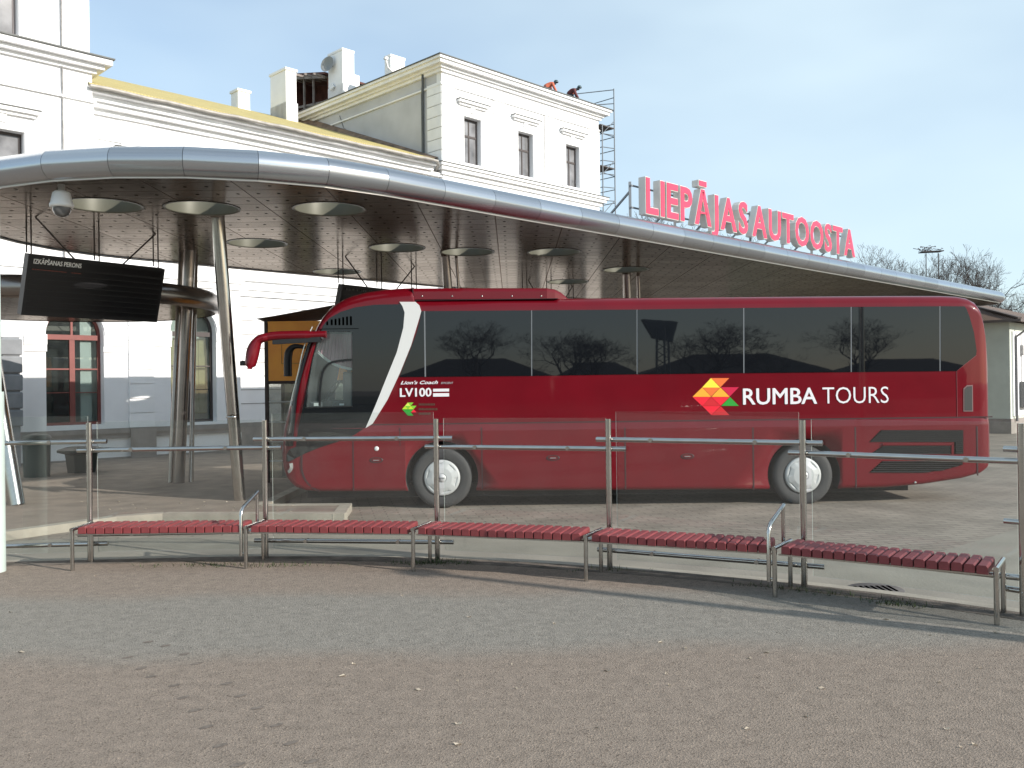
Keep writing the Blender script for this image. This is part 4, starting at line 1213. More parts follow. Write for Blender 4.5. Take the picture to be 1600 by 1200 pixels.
m.tube([tuple(p) for p in P], [0.03 + 0.05*min(1, i/10) for i in range(len(P))], 10)
m.build('far_mirror', M_dark, bus)
# writing
M_let = mat('white_lettering', (0.70, 0.69, 0.71), 0.45)
EX, EY, EZ = Vector((1, 0, 0)), Vector((0, 0, 1)), Vector((0, -1, 0))
def bus_text(txt, px0, px1, ybase, ytop, mtl, off=0.0, shear=0.0, name='lettering', bold=0.0):
    a = b2(px0, ybase); b = b2(px1, ybase); t_ = b2(px0, ytop)
    m = MB(); put_text(m, txt, (a[0], SY - 0.004, a[1]), EX, EY, EZ, width=b[0] - a[0], height=t_[1] - a[1], offset=off, extrude=0.003, shear=shear, bold=bold)
    return m.build(name, mtl, bus)
bus_text('RUMBA', 1162, 1277, 632, 607.5, M_let, 0.0, bold=0.006)
bus_text('TOURS', 1286, 1389.5, 630.5, 605.5, M_let, -0.006)
bus_text("Lion's Coach", 626, 684, 600.5, 595.5, M_let, 0.0, 0.35, bold=0.003)
bus_text('EFFICIENT', 689, 708, 600, 597, mat('small_grey_text', (0.45, 0.4, 0.42), 0.5), 0.0, 0.2)
bus_text('LV100', 625, 673.5, 619.8, 607, M_let, 0.0, bold=0.006)
m = MB()
for y0, y1 in ((612, 607.2), (619.8, 614.2)):
    a, b = b2(676.5, y0), b2(701.5, y1); m.box((a[0], SY - 0.006, a[1]), (b[0], SY + 0.005, b[1]))
m.build('flag_bars', M_let, bus)
m = MB()
M_dt = mat('dim_olive_text', (0.07, 0.035, 0.02), 0.5)
rn = random.Random(8)
for y, x1 in ((632, 678), (639.5, 682), (646.5, 672)):
    x = 654
    while x < x1:
        l = rn.uniform(1.2, 2.2); a, b = b2(x, y + 1.6), b2(x + l, y - 1.6); m.box((a[0], SY - 0.003, a[1]), (b[0], SY + 0.005, b[1])); x += l + 0.7
m.build('faded_lettering', M_dt, bus)
def tri_logo(tris, map_, name):
    root_ = None
    cols = {}
    for c_, pts in tris: cols.setdefault(c_, []).append(pts)
    m = MB(); mats_ = []
    for i, (c_, lst) in enumerate(cols.items()):
        m.m = i; mats_.append(mat('logo_%s' % c_, LC[c_], 0.4))
        for pts in lst:
            P = [map_(*p) for p in pts]; nn = len(P)
            m.add([(x, SY - 0.005, z) for x, z in P], [tuple(range(nn))])
    return m.build(name, mats_, bus, fix=False)
LC = {'yellow': (0.90, 0.72, 0.05), 'light_orange': (0.85, 0.38, 0.03), 'orange': (0.75, 0.16, 0.03), 'red': (0.75, 0.01, 0.03), 'dark_red': (0.55, 0.012, 0.02), 'crimson': (0.55, 0.004, 0.05), 'green': (0.02, 0.30, 0.03),
      'lime': (0.45, 0.62, 0.03), 'light_green': (0.18, 0.50, 0.03), 'mid_green': (0.03, 0.30, 0.03), 'pale_lime': (0.62, 0.72, 0.1)}
# coordinates read in the photograph's pixels
def L_(cx, cy): return (780 + cx/4.0, 440 + cy/4.0)
a0, a1_, a2_ = L_(1325, 603), L_(1440, 603), L_(1383, 660)
big = [('yellow', [L_(1325,603), L_(1270,662), L_(1383,662)]), ('orange', [L_(1325,603), L_(1440,603), L_(1385,660)]), ('light_orange', [L_(1270,662), L_(1210,720), L_(1327,720)]),
       ('orange', [L_(1272,662), L_(1383,662), L_(1327,718)]), ('light_orange', [L_(1385,662), L_(1329,720), L_(1443,720)]), ('crimson', [L_(1387,660), L_(1500,660), L_(1443,718)]),
       ('red', [L_(1210,721), L_(1325,721), L_(1270,778)]), ('dark_red', [L_(1327,721), L_(1271,777), L_(1385,777)]), ('red', [L_(1329,721), L_(1443,721), L_(1386,776)]),
       ('green', [L_(1445,722), L_(1390,777), L_(1500,777)]), ('red', [L_(1272,778), L_(1385,778), L_(1328,835)]), ('dark_red', [L_(1387,779), L_(1330,835), L_(1441,835)])]
tri_logo(big, b2, 'logo')
def S_(x, y):   # the small green version of the emblem
    return (653 - 25 + (x - 1210)/290.0*22.5, 629 + (y - 603)/232.0*20.5)
cm = {'yellow': 'pale_lime', 'light_orange': 'lime', 'orange': 'light_green', 'crimson': 'light_green', 'red': 'mid_green', 'dark_red': 'green', 'green': 'red'}
small = []
for c_, pts in big:
    pp = []
    for x, y in pts:
        cx, cy = (x - 780)*4, (y - 440)*4; pp.append(S_(cx, cy))
    small.append((cm[c_], pp))
tri_logo(small, b2, 'emblem')

# ------------------------------------------------------------------ amber kiosk beside the nose
KY = 18.5
t = thing('ticket_shelter', 'tall shelter with amber upper panels and rusty roof edge behind the coach nose', 'shelter', (at(450, 750, KY).x, KY, 0.05))
M_rust = mat('rusty_frame', (0.06, 0.045, 0.038), 0.8, var=0.3, scale=8)
xa = at(417, 600, KY).x; xb = xa + 1.7; y0, y1 = KY, KY + 1.3
for x in (xa, xb):
    for y in (y0, y1):
        m = MB(); m.box((x - 0.035, y - 0.035, 0.05), (x + 0.035, y + 0.035, 3.40)); m.build('post', M_rust, t)
m = MB()
for y in (y0, y1): m.bar((xa, y, 2.12), (xb, y, 2.12), 0.06, 0.06)
for x in (xa, xb): m.bar((x, y0, 2.12), (x, y1, 2.12), 0.06, 0.06)
m.build('frame', M_rust, t)
M_amber = mat('amber_panel', (0.98, 0.40, 0.02), 0.35, var=0.18, scale=1.5, c2=(0.85, 0.28, 0.012))
m = MB(); m.box((xa + 0.04, y0 - 0.02, 2.15), (xb - 0.04, y0, 3.38)); m.build('amber_panel', M_amber, t)
m = MB(); m.box((xa + 0.04, y1 - 0.02, 2.15), (xb - 0.04, y1, 3.38)); m.build('amber_panel', M_amber, t)
m = MB(); m.box((xa - 0.01, y0 + 0.04, 2.15), (xa + 0.01, y1 - 0.04, 3.38)); m.build('amber_panel', M_amber, t)
m = MB(); a, b = at(440, 568, KY - 0.03), at(470, 533, KY - 0.03); m.bar((a.x, KY - 0.03, a.z), (a.x, KY - 0.03, b.z), 0.01, 0.012); m.bar((a.x, KY - 0.03, a.z), (b.x, KY - 0.03, a.z), 0.01, 0.012); m.build('poster_frame', mat('poster_line', (0.5, 0.25, 0.03), 0.5), t)
m = MB(); m.add([(xa - 0.12, y0 - 0.3, 3.42), (xb + 0.3, y0 - 0.3, 3.72), (xb + 0.3, y1 + 0.3, 3.72), (xa - 0.12, y1 + 0.3, 3.36), (xa - 0.12, y0 - 0.3, 3.41), (xb + 0.3, y0 - 0.3, 3.77), (xb + 0.3, y1 + 0.3, 3.77), (xa - 0.12, y1 + 0.3, 3.41)], [(0,1,2,3),(4,5,6,7),(0,1,5,4),(1,2,6,5),(2,3,7,6),(3,0,4,7)]); m.build('roof', M_rust, t)
M_kg = glass_mat('kiosk_glass', (0.72, 0.73, 0.70), 0.25, (0.45, 0.42, 0.37))
m = MB(); m.box((xa + 0.04, y0 - 0.005, 0.15), (xb - 0.04, y0 + 0.005, 2.09)); m.build('glass_panel', M_kg, t)
m = MB(); m.box((xa + 0.04, y1 - 0.005, 0.15), (xb - 0.04, y1 + 0.005, 2.09)); m.build('glass_panel', M_kg, t)
m = MB()
for z in (0.5, 0.9, 1.3, 1.72): m.bar((xa, y0 - 0.01, z), (xb, y0 - 0.01, z), 0.01, 0.02)
m.build('glazing_bar', mat('pale_bar', (0.5, 0.5, 0.47), 0.5), t)
m = MB(); m.box((xa + 0.55, y0 + 0.4, 0.1), (xa + 0.9, y0 + 0.9, 2.0)); m.build('inner_column', mat('pinkish_wall', (0.42, 0.33, 0.28), 0.9, var=0.1), t)

# ------------------------------------------------------------------ bins on the platform
p = ground_y(58, 745, 0.05)
t = thing('waste_bin', 'tall dark green round waste bin by the station wall', 'bin', (p.x, p.y, 0.05))
M_bin = mat('bin_green', (0.02, 0.028, 0.024), 0.5)
m = MB(); m.lathe([(0.27, 0.05), (0.29, 0.85)], (p.x, p.y, 0), n=28); m.build('drum', M_bin, t)
m = MB(); m.lathe([(0.33, 0.85), (0.33, 0.9), (0.27, 1.0), (0.001, 1.04)], (p.x, p.y, 0), n=28); m.build('lid', M_bin, t)
p = ground_y(128, 738, 0.05)
t = thing('octagonal_planter', 'low dark octagonal planter right of the waste bin', 'planter', (p.x, p.y, 0.05))
m = MB(); m.smooth = False; m.lathe([(0.32, 0.05), (0.38, 0.5)], (p.x, p.y, 0), n=8); o = m.build('tub', M_bin, t)
m = MB(); m.lathe([(0.38, 0.5), (0.56, 0.55), (0.56, 0.6), (0.33, 0.66), (0.001, 0.66)], (p.x, p.y, 0), n=8); m.build('brim', M_bin, t)
for o in t.children:
    for q in o.data.polygons: q.use_smooth = False

# ------------------------------------------------------------------ station building (local: x along the facade, y back, z up)
SB = Vector((-2.79, 34.9, 0))
st_ = thing('station_building', 'white two-storey stucco railway station with ochre roof behind the canopy', 'building', SB, R(45), world=False)
def fs(px, py, yb=0.0):
    u, wv = ray(px, py)
    Y = (37.69 + 1.41421*yb) / (1 - u); X = u*Y
    return ((X - SB.x) + (Y - SB.y))*0.70711, CAMZ + wv*Y
def wallmap(yf):
    return lambda a, b, t_: Vector((a, yf + t_, b))
def rect(s0, s1, z0, z1): return [(s0, z0), (s1, z0), (s1, z1), (s0, z1)]
def arch(cx, hw, z0, zs, n=14): return [(cx - hw, z0), (cx + hw, z0)] + [(cx + hw*math.cos(math.pi*k/n), zs + hw*math.sin(math.pi*k/n)) for k in range(n + 1)]
def wpart(name, mb, mtl, parent=None, bevel=0.0):
    o = mb.build(name, mtl, None, bevel=bevel); o.parent = parent or st_; return o
def window(s0, s1, z0, z1, yf, frame_m=M_wframe, hood=True, pane_m=M_pane, trans=0.62):
    m = MB(); dy = yf + 0.20; fw = 0.07
    m.box((s0, dy, z0), (s0 + fw, dy + 0.07, z1)); m.box((s1 - fw, dy, z0), (s1, dy + 0.07, z1))
    m.box((s0 + fw, dy, z0), (s1 - fw, dy + 0.07, z0 + fw)); m.box((s0 + fw, dy, z1 - fw), (s1 - fw, dy + 0.07, z1))
    zt_ = z0 + (z1 - z0)*trans
    m.box((s0 + fw, dy + 0.003, zt_ - 0.04), (s1 - fw, dy + 0.066, zt_ + 0.04))
    cx = (s0 + s1)/2; m.box((cx - 0.03, dy + 0.006, z0 + fw), (cx + 0.03, dy + 0.06, zt_ - 0.04)); m.box((cx - 0.025, dy + 0.006, zt_ + 0.04), (cx + 0.025, dy + 0.06, z1 - fw))
    wo = wpart('window', m, frame_m)
    m = MB(); m.box((s0 + 0.03, dy + 0.03, z0 + 0.03), (s1 - 0.03, dy + 0.045, z1 - 0.03)); wpart('pane', m, pane_m, wo)
    if hood:
        m = MB()
        tw = 0.16
        m.box((s0 - tw, yf - 0.035, z0 - 0.05), (s0 - 0.015, yf - 0.002, z1 + tw)); m.box((s1 + 0.015, yf - 0.035, z0 - 0.05), (s1 + tw, yf - 0.002, z1 + tw)); m.box((s0 - 0.012, yf - 0.035, z1 + 0.015), (s1 + 0.012, yf - 0.002, z1 + tw))
        m.box((s0 - tw - 0.1, yf - 0.05, z0 - 0.05), (s0 - tw - 0.003, yf - 0.002, z1 + 0.05)); m.box((s1 + tw + 0.003, yf - 0.05, z0 - 0.05), (s1 + tw + 0.1, yf - 0.002, z1 + 0.05))
        m.box((s0 - tw - 0.12, yf - 0.10, z1 + 0.42), (s1 + tw + 0.12, yf - 0.002, z1 + 0.50)); m.box((s0 - tw - 0.2, yf - 0.20, z1 + 0.503), (s1 + tw + 0.2, yf - 0.002, z1 + 0.60))
        m.box((cx - 0.12, yf - 0.06, z1 + 0.2), (cx + 0.12, yf - 0.003, z1 + 0.41))
        wpart('window_surround', m, M_trim, wo)
        m = MB(); m.box((s0 - tw - 0.23, yf - 0.23, z1 + 0.603), (s1 + tw + 0.23, yf - 0.002, z1 + 0.63)); wpart('hood_flashing', m, M_flash, wo)
    return wo
# --- right pavilion
PW = 9.5; PF = -0.30
pw_ = []
for pxl, pxr, pyt, pyb in ((727, 750, 192, 262), (811, 832, 213, 282), (885, 905, 234, 299)):
    s0 = fs(pxl, pyb, PF)[0]; s1 = fs(pxr, pyb, PF)[0]; zt_ = fs((pxl+pxr)/2, (pyt + pyt)/2, PF)[1]
    c_ = (s0 + s1)/2 ; pw_.append((c_ - 0.45, c_ + 0.45, 10.85, 12.68))
holes_ = [rect(*w_) for w_ in pw_]
lowpw = [(c - 0.6, c + 0.6, 6.6, 8.8) for c in (1.75, 4.75, 7.8)] + [(c - 0.7, c + 0.7, 1.1, 4.0) for c in (1.75, 4.75, 7.8)]
holes_ += [rect(*w_) for w_ in lowpw]
m = MB(); m.plate(rect(0, PW, 0, 14.3), holes_, wallmap(PF), 0.0, 0.3)
m.box((PW - 0.303, PF + 0.303, 0), (PW - 0.003, 10.5, 14.3)); m.box((0.31, 10.2, 0), (PW - 0.31, 10.5, 14.3))
wall_r = wpart('pavilion_wall', m, M_white)
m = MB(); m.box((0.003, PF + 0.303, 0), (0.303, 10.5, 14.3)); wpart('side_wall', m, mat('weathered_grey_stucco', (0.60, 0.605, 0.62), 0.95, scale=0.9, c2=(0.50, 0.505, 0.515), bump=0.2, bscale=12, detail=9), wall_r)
m = MB(); m.box((0.31, PF + 0.9, 0), (PW - 0.31, PF + 0.95, 14.2)); wpart('room_backing', m, mat('dark_room', (0.02, 0.02, 0.02), 0.9), wall_r)
for w_ in pw_: window(*w_, PF)
for w_ in lowpw[:3]: window(*w_, PF)
for w_ in lowpw[3:]: window(*w_, PF, hood=False)
def cornice(m, s0, s1, y0, y1, z, prof):
    """prof = [(out, dz0, dz1)] courses running round three sides of the box"""
    for o_, a_, b_ in prof:
        m.box((s0 - o_, y0 - o_, z + a_), (s1 + o_, y1, z + b_))
m = MB()
cornice(m, 0, PW, PF, 10.8, 14.3, [(0.06, -0.62, -0.56), (0.10, -0.12, 0.0), (0.20, 0.002, 0.10), (0.38, 0.102, 0.24), (0.46, 0.242, 0.34)])
cornice(m, 0, PW, PF, 0.0, 10.3, [(0.06, -0.50, -0.42), (0.10, -0.1, 0.06), (0.24, 0.062, 0.20), (0.32, 0.202, 0.30)])
m.box((-0.02, PF - 0.04, 10.6), (0.7, PF - 0.002, 13.65)); m.box((PW - 0.75, PF - 0.04, 10.6), (PW + 0.02, PF - 0.002, 13.65))
for c in ((pw_[0][1] + pw_[1][0])/2, (pw_[1][1] + pw_[2][0])/2): m.box((c - 0.30, PF - 0.03, 10.6), (c + 0.30, PF - 0.002, 13.65))
wpart('pavilion_cornice', m, M_trim, wall_r)
m = MB()
cornice(m, 0, PW, PF, 10.9, 14.3, [(0.50, 0.343, 0.38)]); m.box((-0.36, PF - 0.36, 10.603), (PW + 0.36, 0.0, 10.625))
m.v += []; wpart('lead_edge', m, M_flash, wall_r)
# quoins on the side corner, joints
m = MB()
for k in range(7):
    z = 10.75 + k*0.44
    m.box((-0.045, PF + 0.0, z), (-0.0, 0.55, z + 0.41))
wpart('quoin', m, M_trim, wall_r)
m = MB()
m.tube([(-0.10, 0.72, 14.3), (-0.10, 0.72, 13.9), (-0.07, 0.80, 13.5), (-0.07, 0.80, 10.8), (-0.2, 0.5, 10.4), (-0.2, 0.3, 9.5)], 0.055, 10)
wpart('downpipe', m, M_flash, wall_r)
m = MB(); pts = [(-0.02, 6.6, 14.0), (-0.02, 6.3, 13.4), (-0.02, 5.7, 13.0), (-0.02, 5.0, 12.5)]; m.tube(pts, 0.018, 6)
for s_ in (pw_[0][1] + 0.68, pw_[1][1] + 0.68, pw_[2][1] + 0.72): m.tube([(s_, PF - 0.05, 13.7), (s_, PF - 0.05, 10.62)], 0.012, 6)
wpart('wall_cable', m, M_groove, wall_r)
# hip roof
m = MB(); e = 0.5; zr = 14.68
m.add([(-e, PF - e, zr), (PW + e, PF - e, zr), (PW + e, 11, zr), (-e, 11, zr), (PW/2 - 1, 5, zr + 0.95), (PW/2 + 1, 5, zr + 0.95)], [(0,1,5,4), (1,2,5), (2,3,4,5), (3,0,4), (0,3,2,1)])
wpart('pavilion_roof', m, M_flash)
# --- wing
WL = fs(143, 90, -0.65)[0] - 0.1
m = MB()
wins = [(c - 0.6, c + 0.6, 6.4, 8.5) for c in (-11.4, -8.0, -4.6, -1.6)]
gwin = [(c, 0.75, 1.05, 3.5) for c in (-6.1, -2.7)]
m.plate(rect(WL, 0.0, 0, 10.2), [rect(*w_) for w_ in wins] + [arch(*g_) for g_ in gwin], wallmap(0.0), 0.0, 0.3)
wall_w = wpart('wing_wall', m, M_white)
m = MB(); m.box((WL, 0.9, 0), (-0.05, 0.95, 10.1)); wpart('room_backing', m, mat('dark_room', (0.02, 0.02, 0.02), 0.9), wall_w)
for w_ in wins: window(*w_, 0.0)
m = MB()
for o_, a_, b_ in [(0.05, 9.25, 9.31), (0.10, 9.95, 10.1), (0.28, 10.102, 10.24), (0.40, 10.242, 10.40), (0.62, 10.402, 10.50)]:
    m.box((WL, -o_, a_), (-0.02 if o_ < 0.3 else -0.55, 0.2, b_))
for px in (212, 347): 
    s_ = fs(px, 200, 0)[0]; m.box((s_ - 0.45, -0.035, 5.6), (s_ + 0.45, -0.002, 9.9))
m.box((WL, -0.14, 5.2), (-0.02, -0.002, 5.32)); m.box((WL, -0.08, 5.0), (-0.02, -0.002, 5.197)); m.box((WL, -0.12, 5.5), (-0.02, -0.002, 5.6))
wpart('wing_cornice', m, M_trim, wall_w)
m = MB()
for z in (1.5, 1.95, 2.4, 2.85, 3.3, 3.75, 4.2, 4.65): m.box((-8.6, -0.012, z), (-0.02, -0.0, z + 0.025))
wpart('rustication', m, M_groove, wall_w)
m = MB(); m.box((WL, -0.12, 0.0), (-0.02, -0.003, 0.9)); wpart('plinth', m, M_stone, wall_w)
m = MB(); ze = 10.55; e = 0.72
m.add([(WL, -e, ze), (-0.75, -e, ze), (-0.02, 10.3, 14.55), (WL - 4, 10.3, 14.55), (WL, -e, ze + 0.05), (-0.75, -e, ze + 0.05), (-0.02, 10.3, 14.6), (WL - 4, 10.3, 14.6), (-0.02, 21, 10.5), (WL - 4, 21, 10.5)], [(0,1,2,3), (4,5,6,7), (0,1,5,4), (6,7,9,8)])
wpart('wing_roof', m, M_yroof)
m = MB(); rn = random.Random(2)
x = WL
prev = -e - 0.02
while x < -0.9:
    l = 0.55; m.tube([(x, -e - 0.03 + 0.03*math.sin(x), ze - 0.02 - 0.012*((x*7) % 3)), (min(x + l, -0.6), -e - 0.03 + 0.03*math.sin(x + l), ze - 0.02 - 0.012*(((x + l)*7) % 3))], 0.06, 8); x += l
m.tube([(-0.65, -e - 0.02, ze - 0.03), (-0.45, -e + 0.15, ze - 0.10), (-0.28, -0.2, ze - 0.22), (-0.12, 0.3, ze - 0.3)], 0.06, 8)
wpart('gutter', m, mat('old_zinc', (0.36, 0.34, 0.31), 0.6, 0.3, var=0.2), wall_w)
m = MB(); m.add([(-0.035, -0.1, 10.80), (-0.035, 9.6, 14.32), (-0.035, 9.6, 14.62), (-0.035, -0.1, 10.9), (-0.30, -0.1, 10.81), (-0.30, 9.6, 14.33)], [(0, 1, 2, 3), (0, 1, 5, 4), (4, 5, 2, 3)]); wpart('roof_flashing', m, mat('rusty_flashing', (0.20, 0.14, 0.10), 0.8, var=0.4, scale=3), wall_w)
# chimneys
def chimney(s, yb, ds, dt, z0, z1, cap=0.05):
    m = MB(); m.box((s, yb, z0), (s + ds, yb + dt, z1 - 0.12)); m.box((s - 0.0, yb - 0.04, z0 - 0.1), (s + ds + 0.04, yb + dt + 0.04, z0 + (z1 - z0)*0.42)); m.box((s - cap, yb - cap, z1 - 0.118), (s + ds + cap, yb + dt + cap, z1))
    return wpart('chimney', m, M_white, bevel=0.02)
chimney(-1.66, 8.3, 0.54, 1.33, 13.6, 16.2)
chimney(0.6, 7.23, 0.65, 1.15, 14.6, 17.35, 0.02)
m = MB(); m.box((1.25, 7.25, 14.6), (1.55, 8.2, 16.3)); wpart('chimney', m, M_white, bevel=0.02)
chimney(1.5, 4.85, 0.8, 0.45, 14.6, 16.65, 0.02)
chimney(-3.0, 10.1, 0.59, 0.65, 13.9, 15.4, 0.05)
# broken open roof structure
M_wood = mat('old_timber', (0.12, 0.05, 0.04), 0.9, var=0.35, scale=3)
m = MB()
zb_ = 14.7
m.box((3.2, 8.6, zb_), (3.3, 12.9, zb_ + 1.8)); m.box((0.6, 12.8, zb_ - 1), (3.2, 12.9, zb_ + 2.72)); m.add([(2.6, 8.6, zb_), (2.6, 12.8, zb_), (2.6, 12.8, zb_ + 2.72), (2.6, 8.6, zb_ + 1.76)], [(0,1,2,3)]); m.box((0.7, 8.5, zb_), (3.2, 8.6, zb_ + 1.6))
m.add([(0.5, 8.5, zb_ + 1.75), (0.5, 12.9, zb_ + 2.75), (3.3, 12.9, zb_ + 2.75), (3.3, 8.5, zb_ + 1.75), (0.5, 8.5, zb_ + 1.85), (0.5, 12.9, zb_ + 2.85), (3.3, 12.9, zb_ + 2.85), (3.3, 8.5, zb_ + 1.85)], [(0,1,2,3), (4,5,6,7), (0,1,5,4), (1,2,6,5), (2,3,7,6), (3,0,4,7)])
dor = wpart('open_roof', m, M_wood)
m = MB()
for k in range(6): y = 8.7 + k*0.75; m.bar((0.0, y, zb_ + 1.70 + k*0.17), (1.4, y, zb_ + 1.70 + k*0.17), 0.08, 0.1)
m.bar((0.45, 8.5, zb_ + 1.6), (0.45, 12.9, zb_ + 2.6), 0.1, 0.12); m.bar((0.7, 9.0, zb_ + 0.6), (0.7, 12.6, zb_ + 1.0), 0.08, 0.1)
for k in range(4): m.bar((0.6, 9.6 + k*0.8, zb_), (0.6, 9.6 + k*0.8, zb_ + 1.9 + k*0.15), 0.08, 0.08)
wpart('rafter', m, mat('grey_timber', (0.22, 0.19, 0.17), 0.9, var=0.3), dor)
# --- left pavilion
LF = -0.65; LR = fs(143, 90, LF)[0]
wA = (fs(2, 30, LF)[0] - 0.9, fs(28, 30, LF)[0], fs(10, 54, LF)[1], fs(10, 54, LF)[1] + 2.2)
zl1 = fs(20, 205, LF)[1]
wB = (fs(37, 220, LF)[0] - 1.1, fs(37, 220, LF)[0], zl1 - 2.2, zl1)
m = MB(); m.plate(rect(-26, LR, 5.2, 10.95), [rect(*wB)], wallmap(LF), 0.0, 0.3); m.plate(rect(-26, LR - 0.12, 11.3, 19), [rect(*wA)], wallmap(LF + 0.02), 0.0, 0.3)
m.box((LR - 0.3, LF + 0.303, 0), (LR, 9, 10.95)); m.box((LR - 0.48, LF + 0.33, 11.3), (LR - 0.12, 9, 19))
wall_l = wpart('pavilion_wall', m, M_white)
m = MB(); m.box((-26, 0.5, 0), (LR - 0.6, 0.55, 19)); wpart('room_backing', m, mat('dark_room', (0.02, 0.02, 0.02), 0.9), wall_l)
window(*wA, LF + 0.02, frame_m=mat('taupe_frame', (0.28, 0.24, 0.23), 0.6)); window(*wB, LF)
m = MB()
cornice(m, -26, LR, LF, 9.3, 10.95, [(0.08, -0.9, -0.84), (0.10, -0.08, 0.02), (0.26, 0.022, 0.14), (0.42, 0.142, 0.30)])
sp = fs(97, 60, LF)[0]
m.box((sp, LF - 0.035, 5.4), (LR + 0.02, LF - 0.002, 10.0)); m.box((sp + 0.0, LF - 0.015, 11.45), (LR - 0.06, LF + 0.018, 19))
wpart('pavilion_cornice', m, M_trim, wall_l)
m = MB(); cornice(m, -26, LR, LF, 9.4, 10.95, [(0.47, 0.302, 0.34)]); wpart('lead_edge', m, M_flash, wall_l)
m = MB()
for k in range(12): m.box((sp, LF - 0.02, 11.9 + k*0.55), (LR - 0.075, LF - 0.016, 11.915 + k*0.55))
m.tube([(sp - 0.03, LF - 0.04, 19), (sp - 0.03, LF - 0.04, 11.4)], 0.02, 6); m.tube([(sp - 0.03, LF - 0.06, 10.9), (sp - 0.03, LF - 0.06, 5.5)], 0.02, 6)
wpart('wall_joint', m, M_groove, wall_l)
# --- ground floor front (arched windows)
AF = -0.70
AR = fs(375, 500, AF)[0]; AZ = fs(375, 443, AF)[1]
c1 = fs(118, 560, AF)[0]; c2 = fs(303, 560, AF)[0]
ARs = [(c1, 0.76, 1.05, 3.55), (c2, 0.72, 1.0, 3.75), (c1 - 3.5, 0.76, 1.05, 3.55)]
m = MB(); m.plate(rect(-26, AR, 0, AZ), [arch(*a_) for a_ in ARs], wallmap(AF), 0.0, 0.42)
m.box((AR - 0.3, AF + 0.423, 0), (AR - 0.002, -0.003, AZ)); m.box((-26, AF + 0.423, AZ - 0.1), (AR - 0.303, -0.003, AZ))
wall_a = wpart('front_wall', m, M_white)
m = MB(); m.box((-26, AF - 0.10, AZ - 0.02), (AR + 0.1, -0.002, AZ + 0.10)); m.box((-26, AF - 0.05, AZ - 0.22), (AR + 0.05, AF - 0.002, AZ - 0.023))
# imposts, arch mouldings, pilasters
for (cx, hw, z0, zs) in ARs:
    for sgn in (-1, 1):
        xa_, xb_ = (cx - hw - 0.55, cx - hw + 0.02) if sgn < 0 else (cx + hw - 0.02, cx + hw + 0.55)
        m.box((xa_, AF - 0.07, zs - 0.30), (xb_, AF - 0.002, zs - 0.02)); m.box((xa_, AF - 0.04, zs - 0.48), (xb_, AF - 0.002, zs - 0.303))
    nA = 18
    for k in range(nA):
        t0, t1 = math.pi*k/nA, math.pi*(k+1)/nA
        ps = [(cx + r_*math.cos(t_), zs + r_*math.sin(t_)) for r_, t_ in ((hw + 0.02, t0), (hw + 0.22, t0), (hw + 0.22, t1), (hw + 0.02, t1))]
        m.add([(p[0], AF - 0.045, p[1]) for p in ps] + [(p[0], AF - 0.001, p[1]) for p in ps], [(0,1,2,3), (0,1,5,4), (1,2,6,5), (2,3,7,6), (3,0,4,7)])
pc1 = fs(201, 600, AF)[0]; pc2 = fs(240, 600, AF)[0]
for a_, b_ in ((pc1, pc2), (pc1 - 3.5, pc2 - 3.5)):
    z = 0.93; k = 0
    while z < 5.0: m.box((a_, AF - 0.06, z), (b_, AF - 0.002, z + 0.40)); z += 0.418
wpart('front_moulding', m, M_trim, wall_a)
m = MB(); m.box((-26, AF - 0.10, 0.78), (AR + 0.1, AF - 0.002, 0.92)); m.box((-26, AF - 0.06, 0.64), (AR + 0.06, AF - 0.002, 0.777)); m.box((pc1, AF - 0.16, 0.0), (pc2, AF - 0.103, 0.92)); m.box((-26, AF - 0.03, 0.05), (AR + 0.03, AF - 0.002, 0.10)); wpart('plinth', m, M_stone, wall_a)
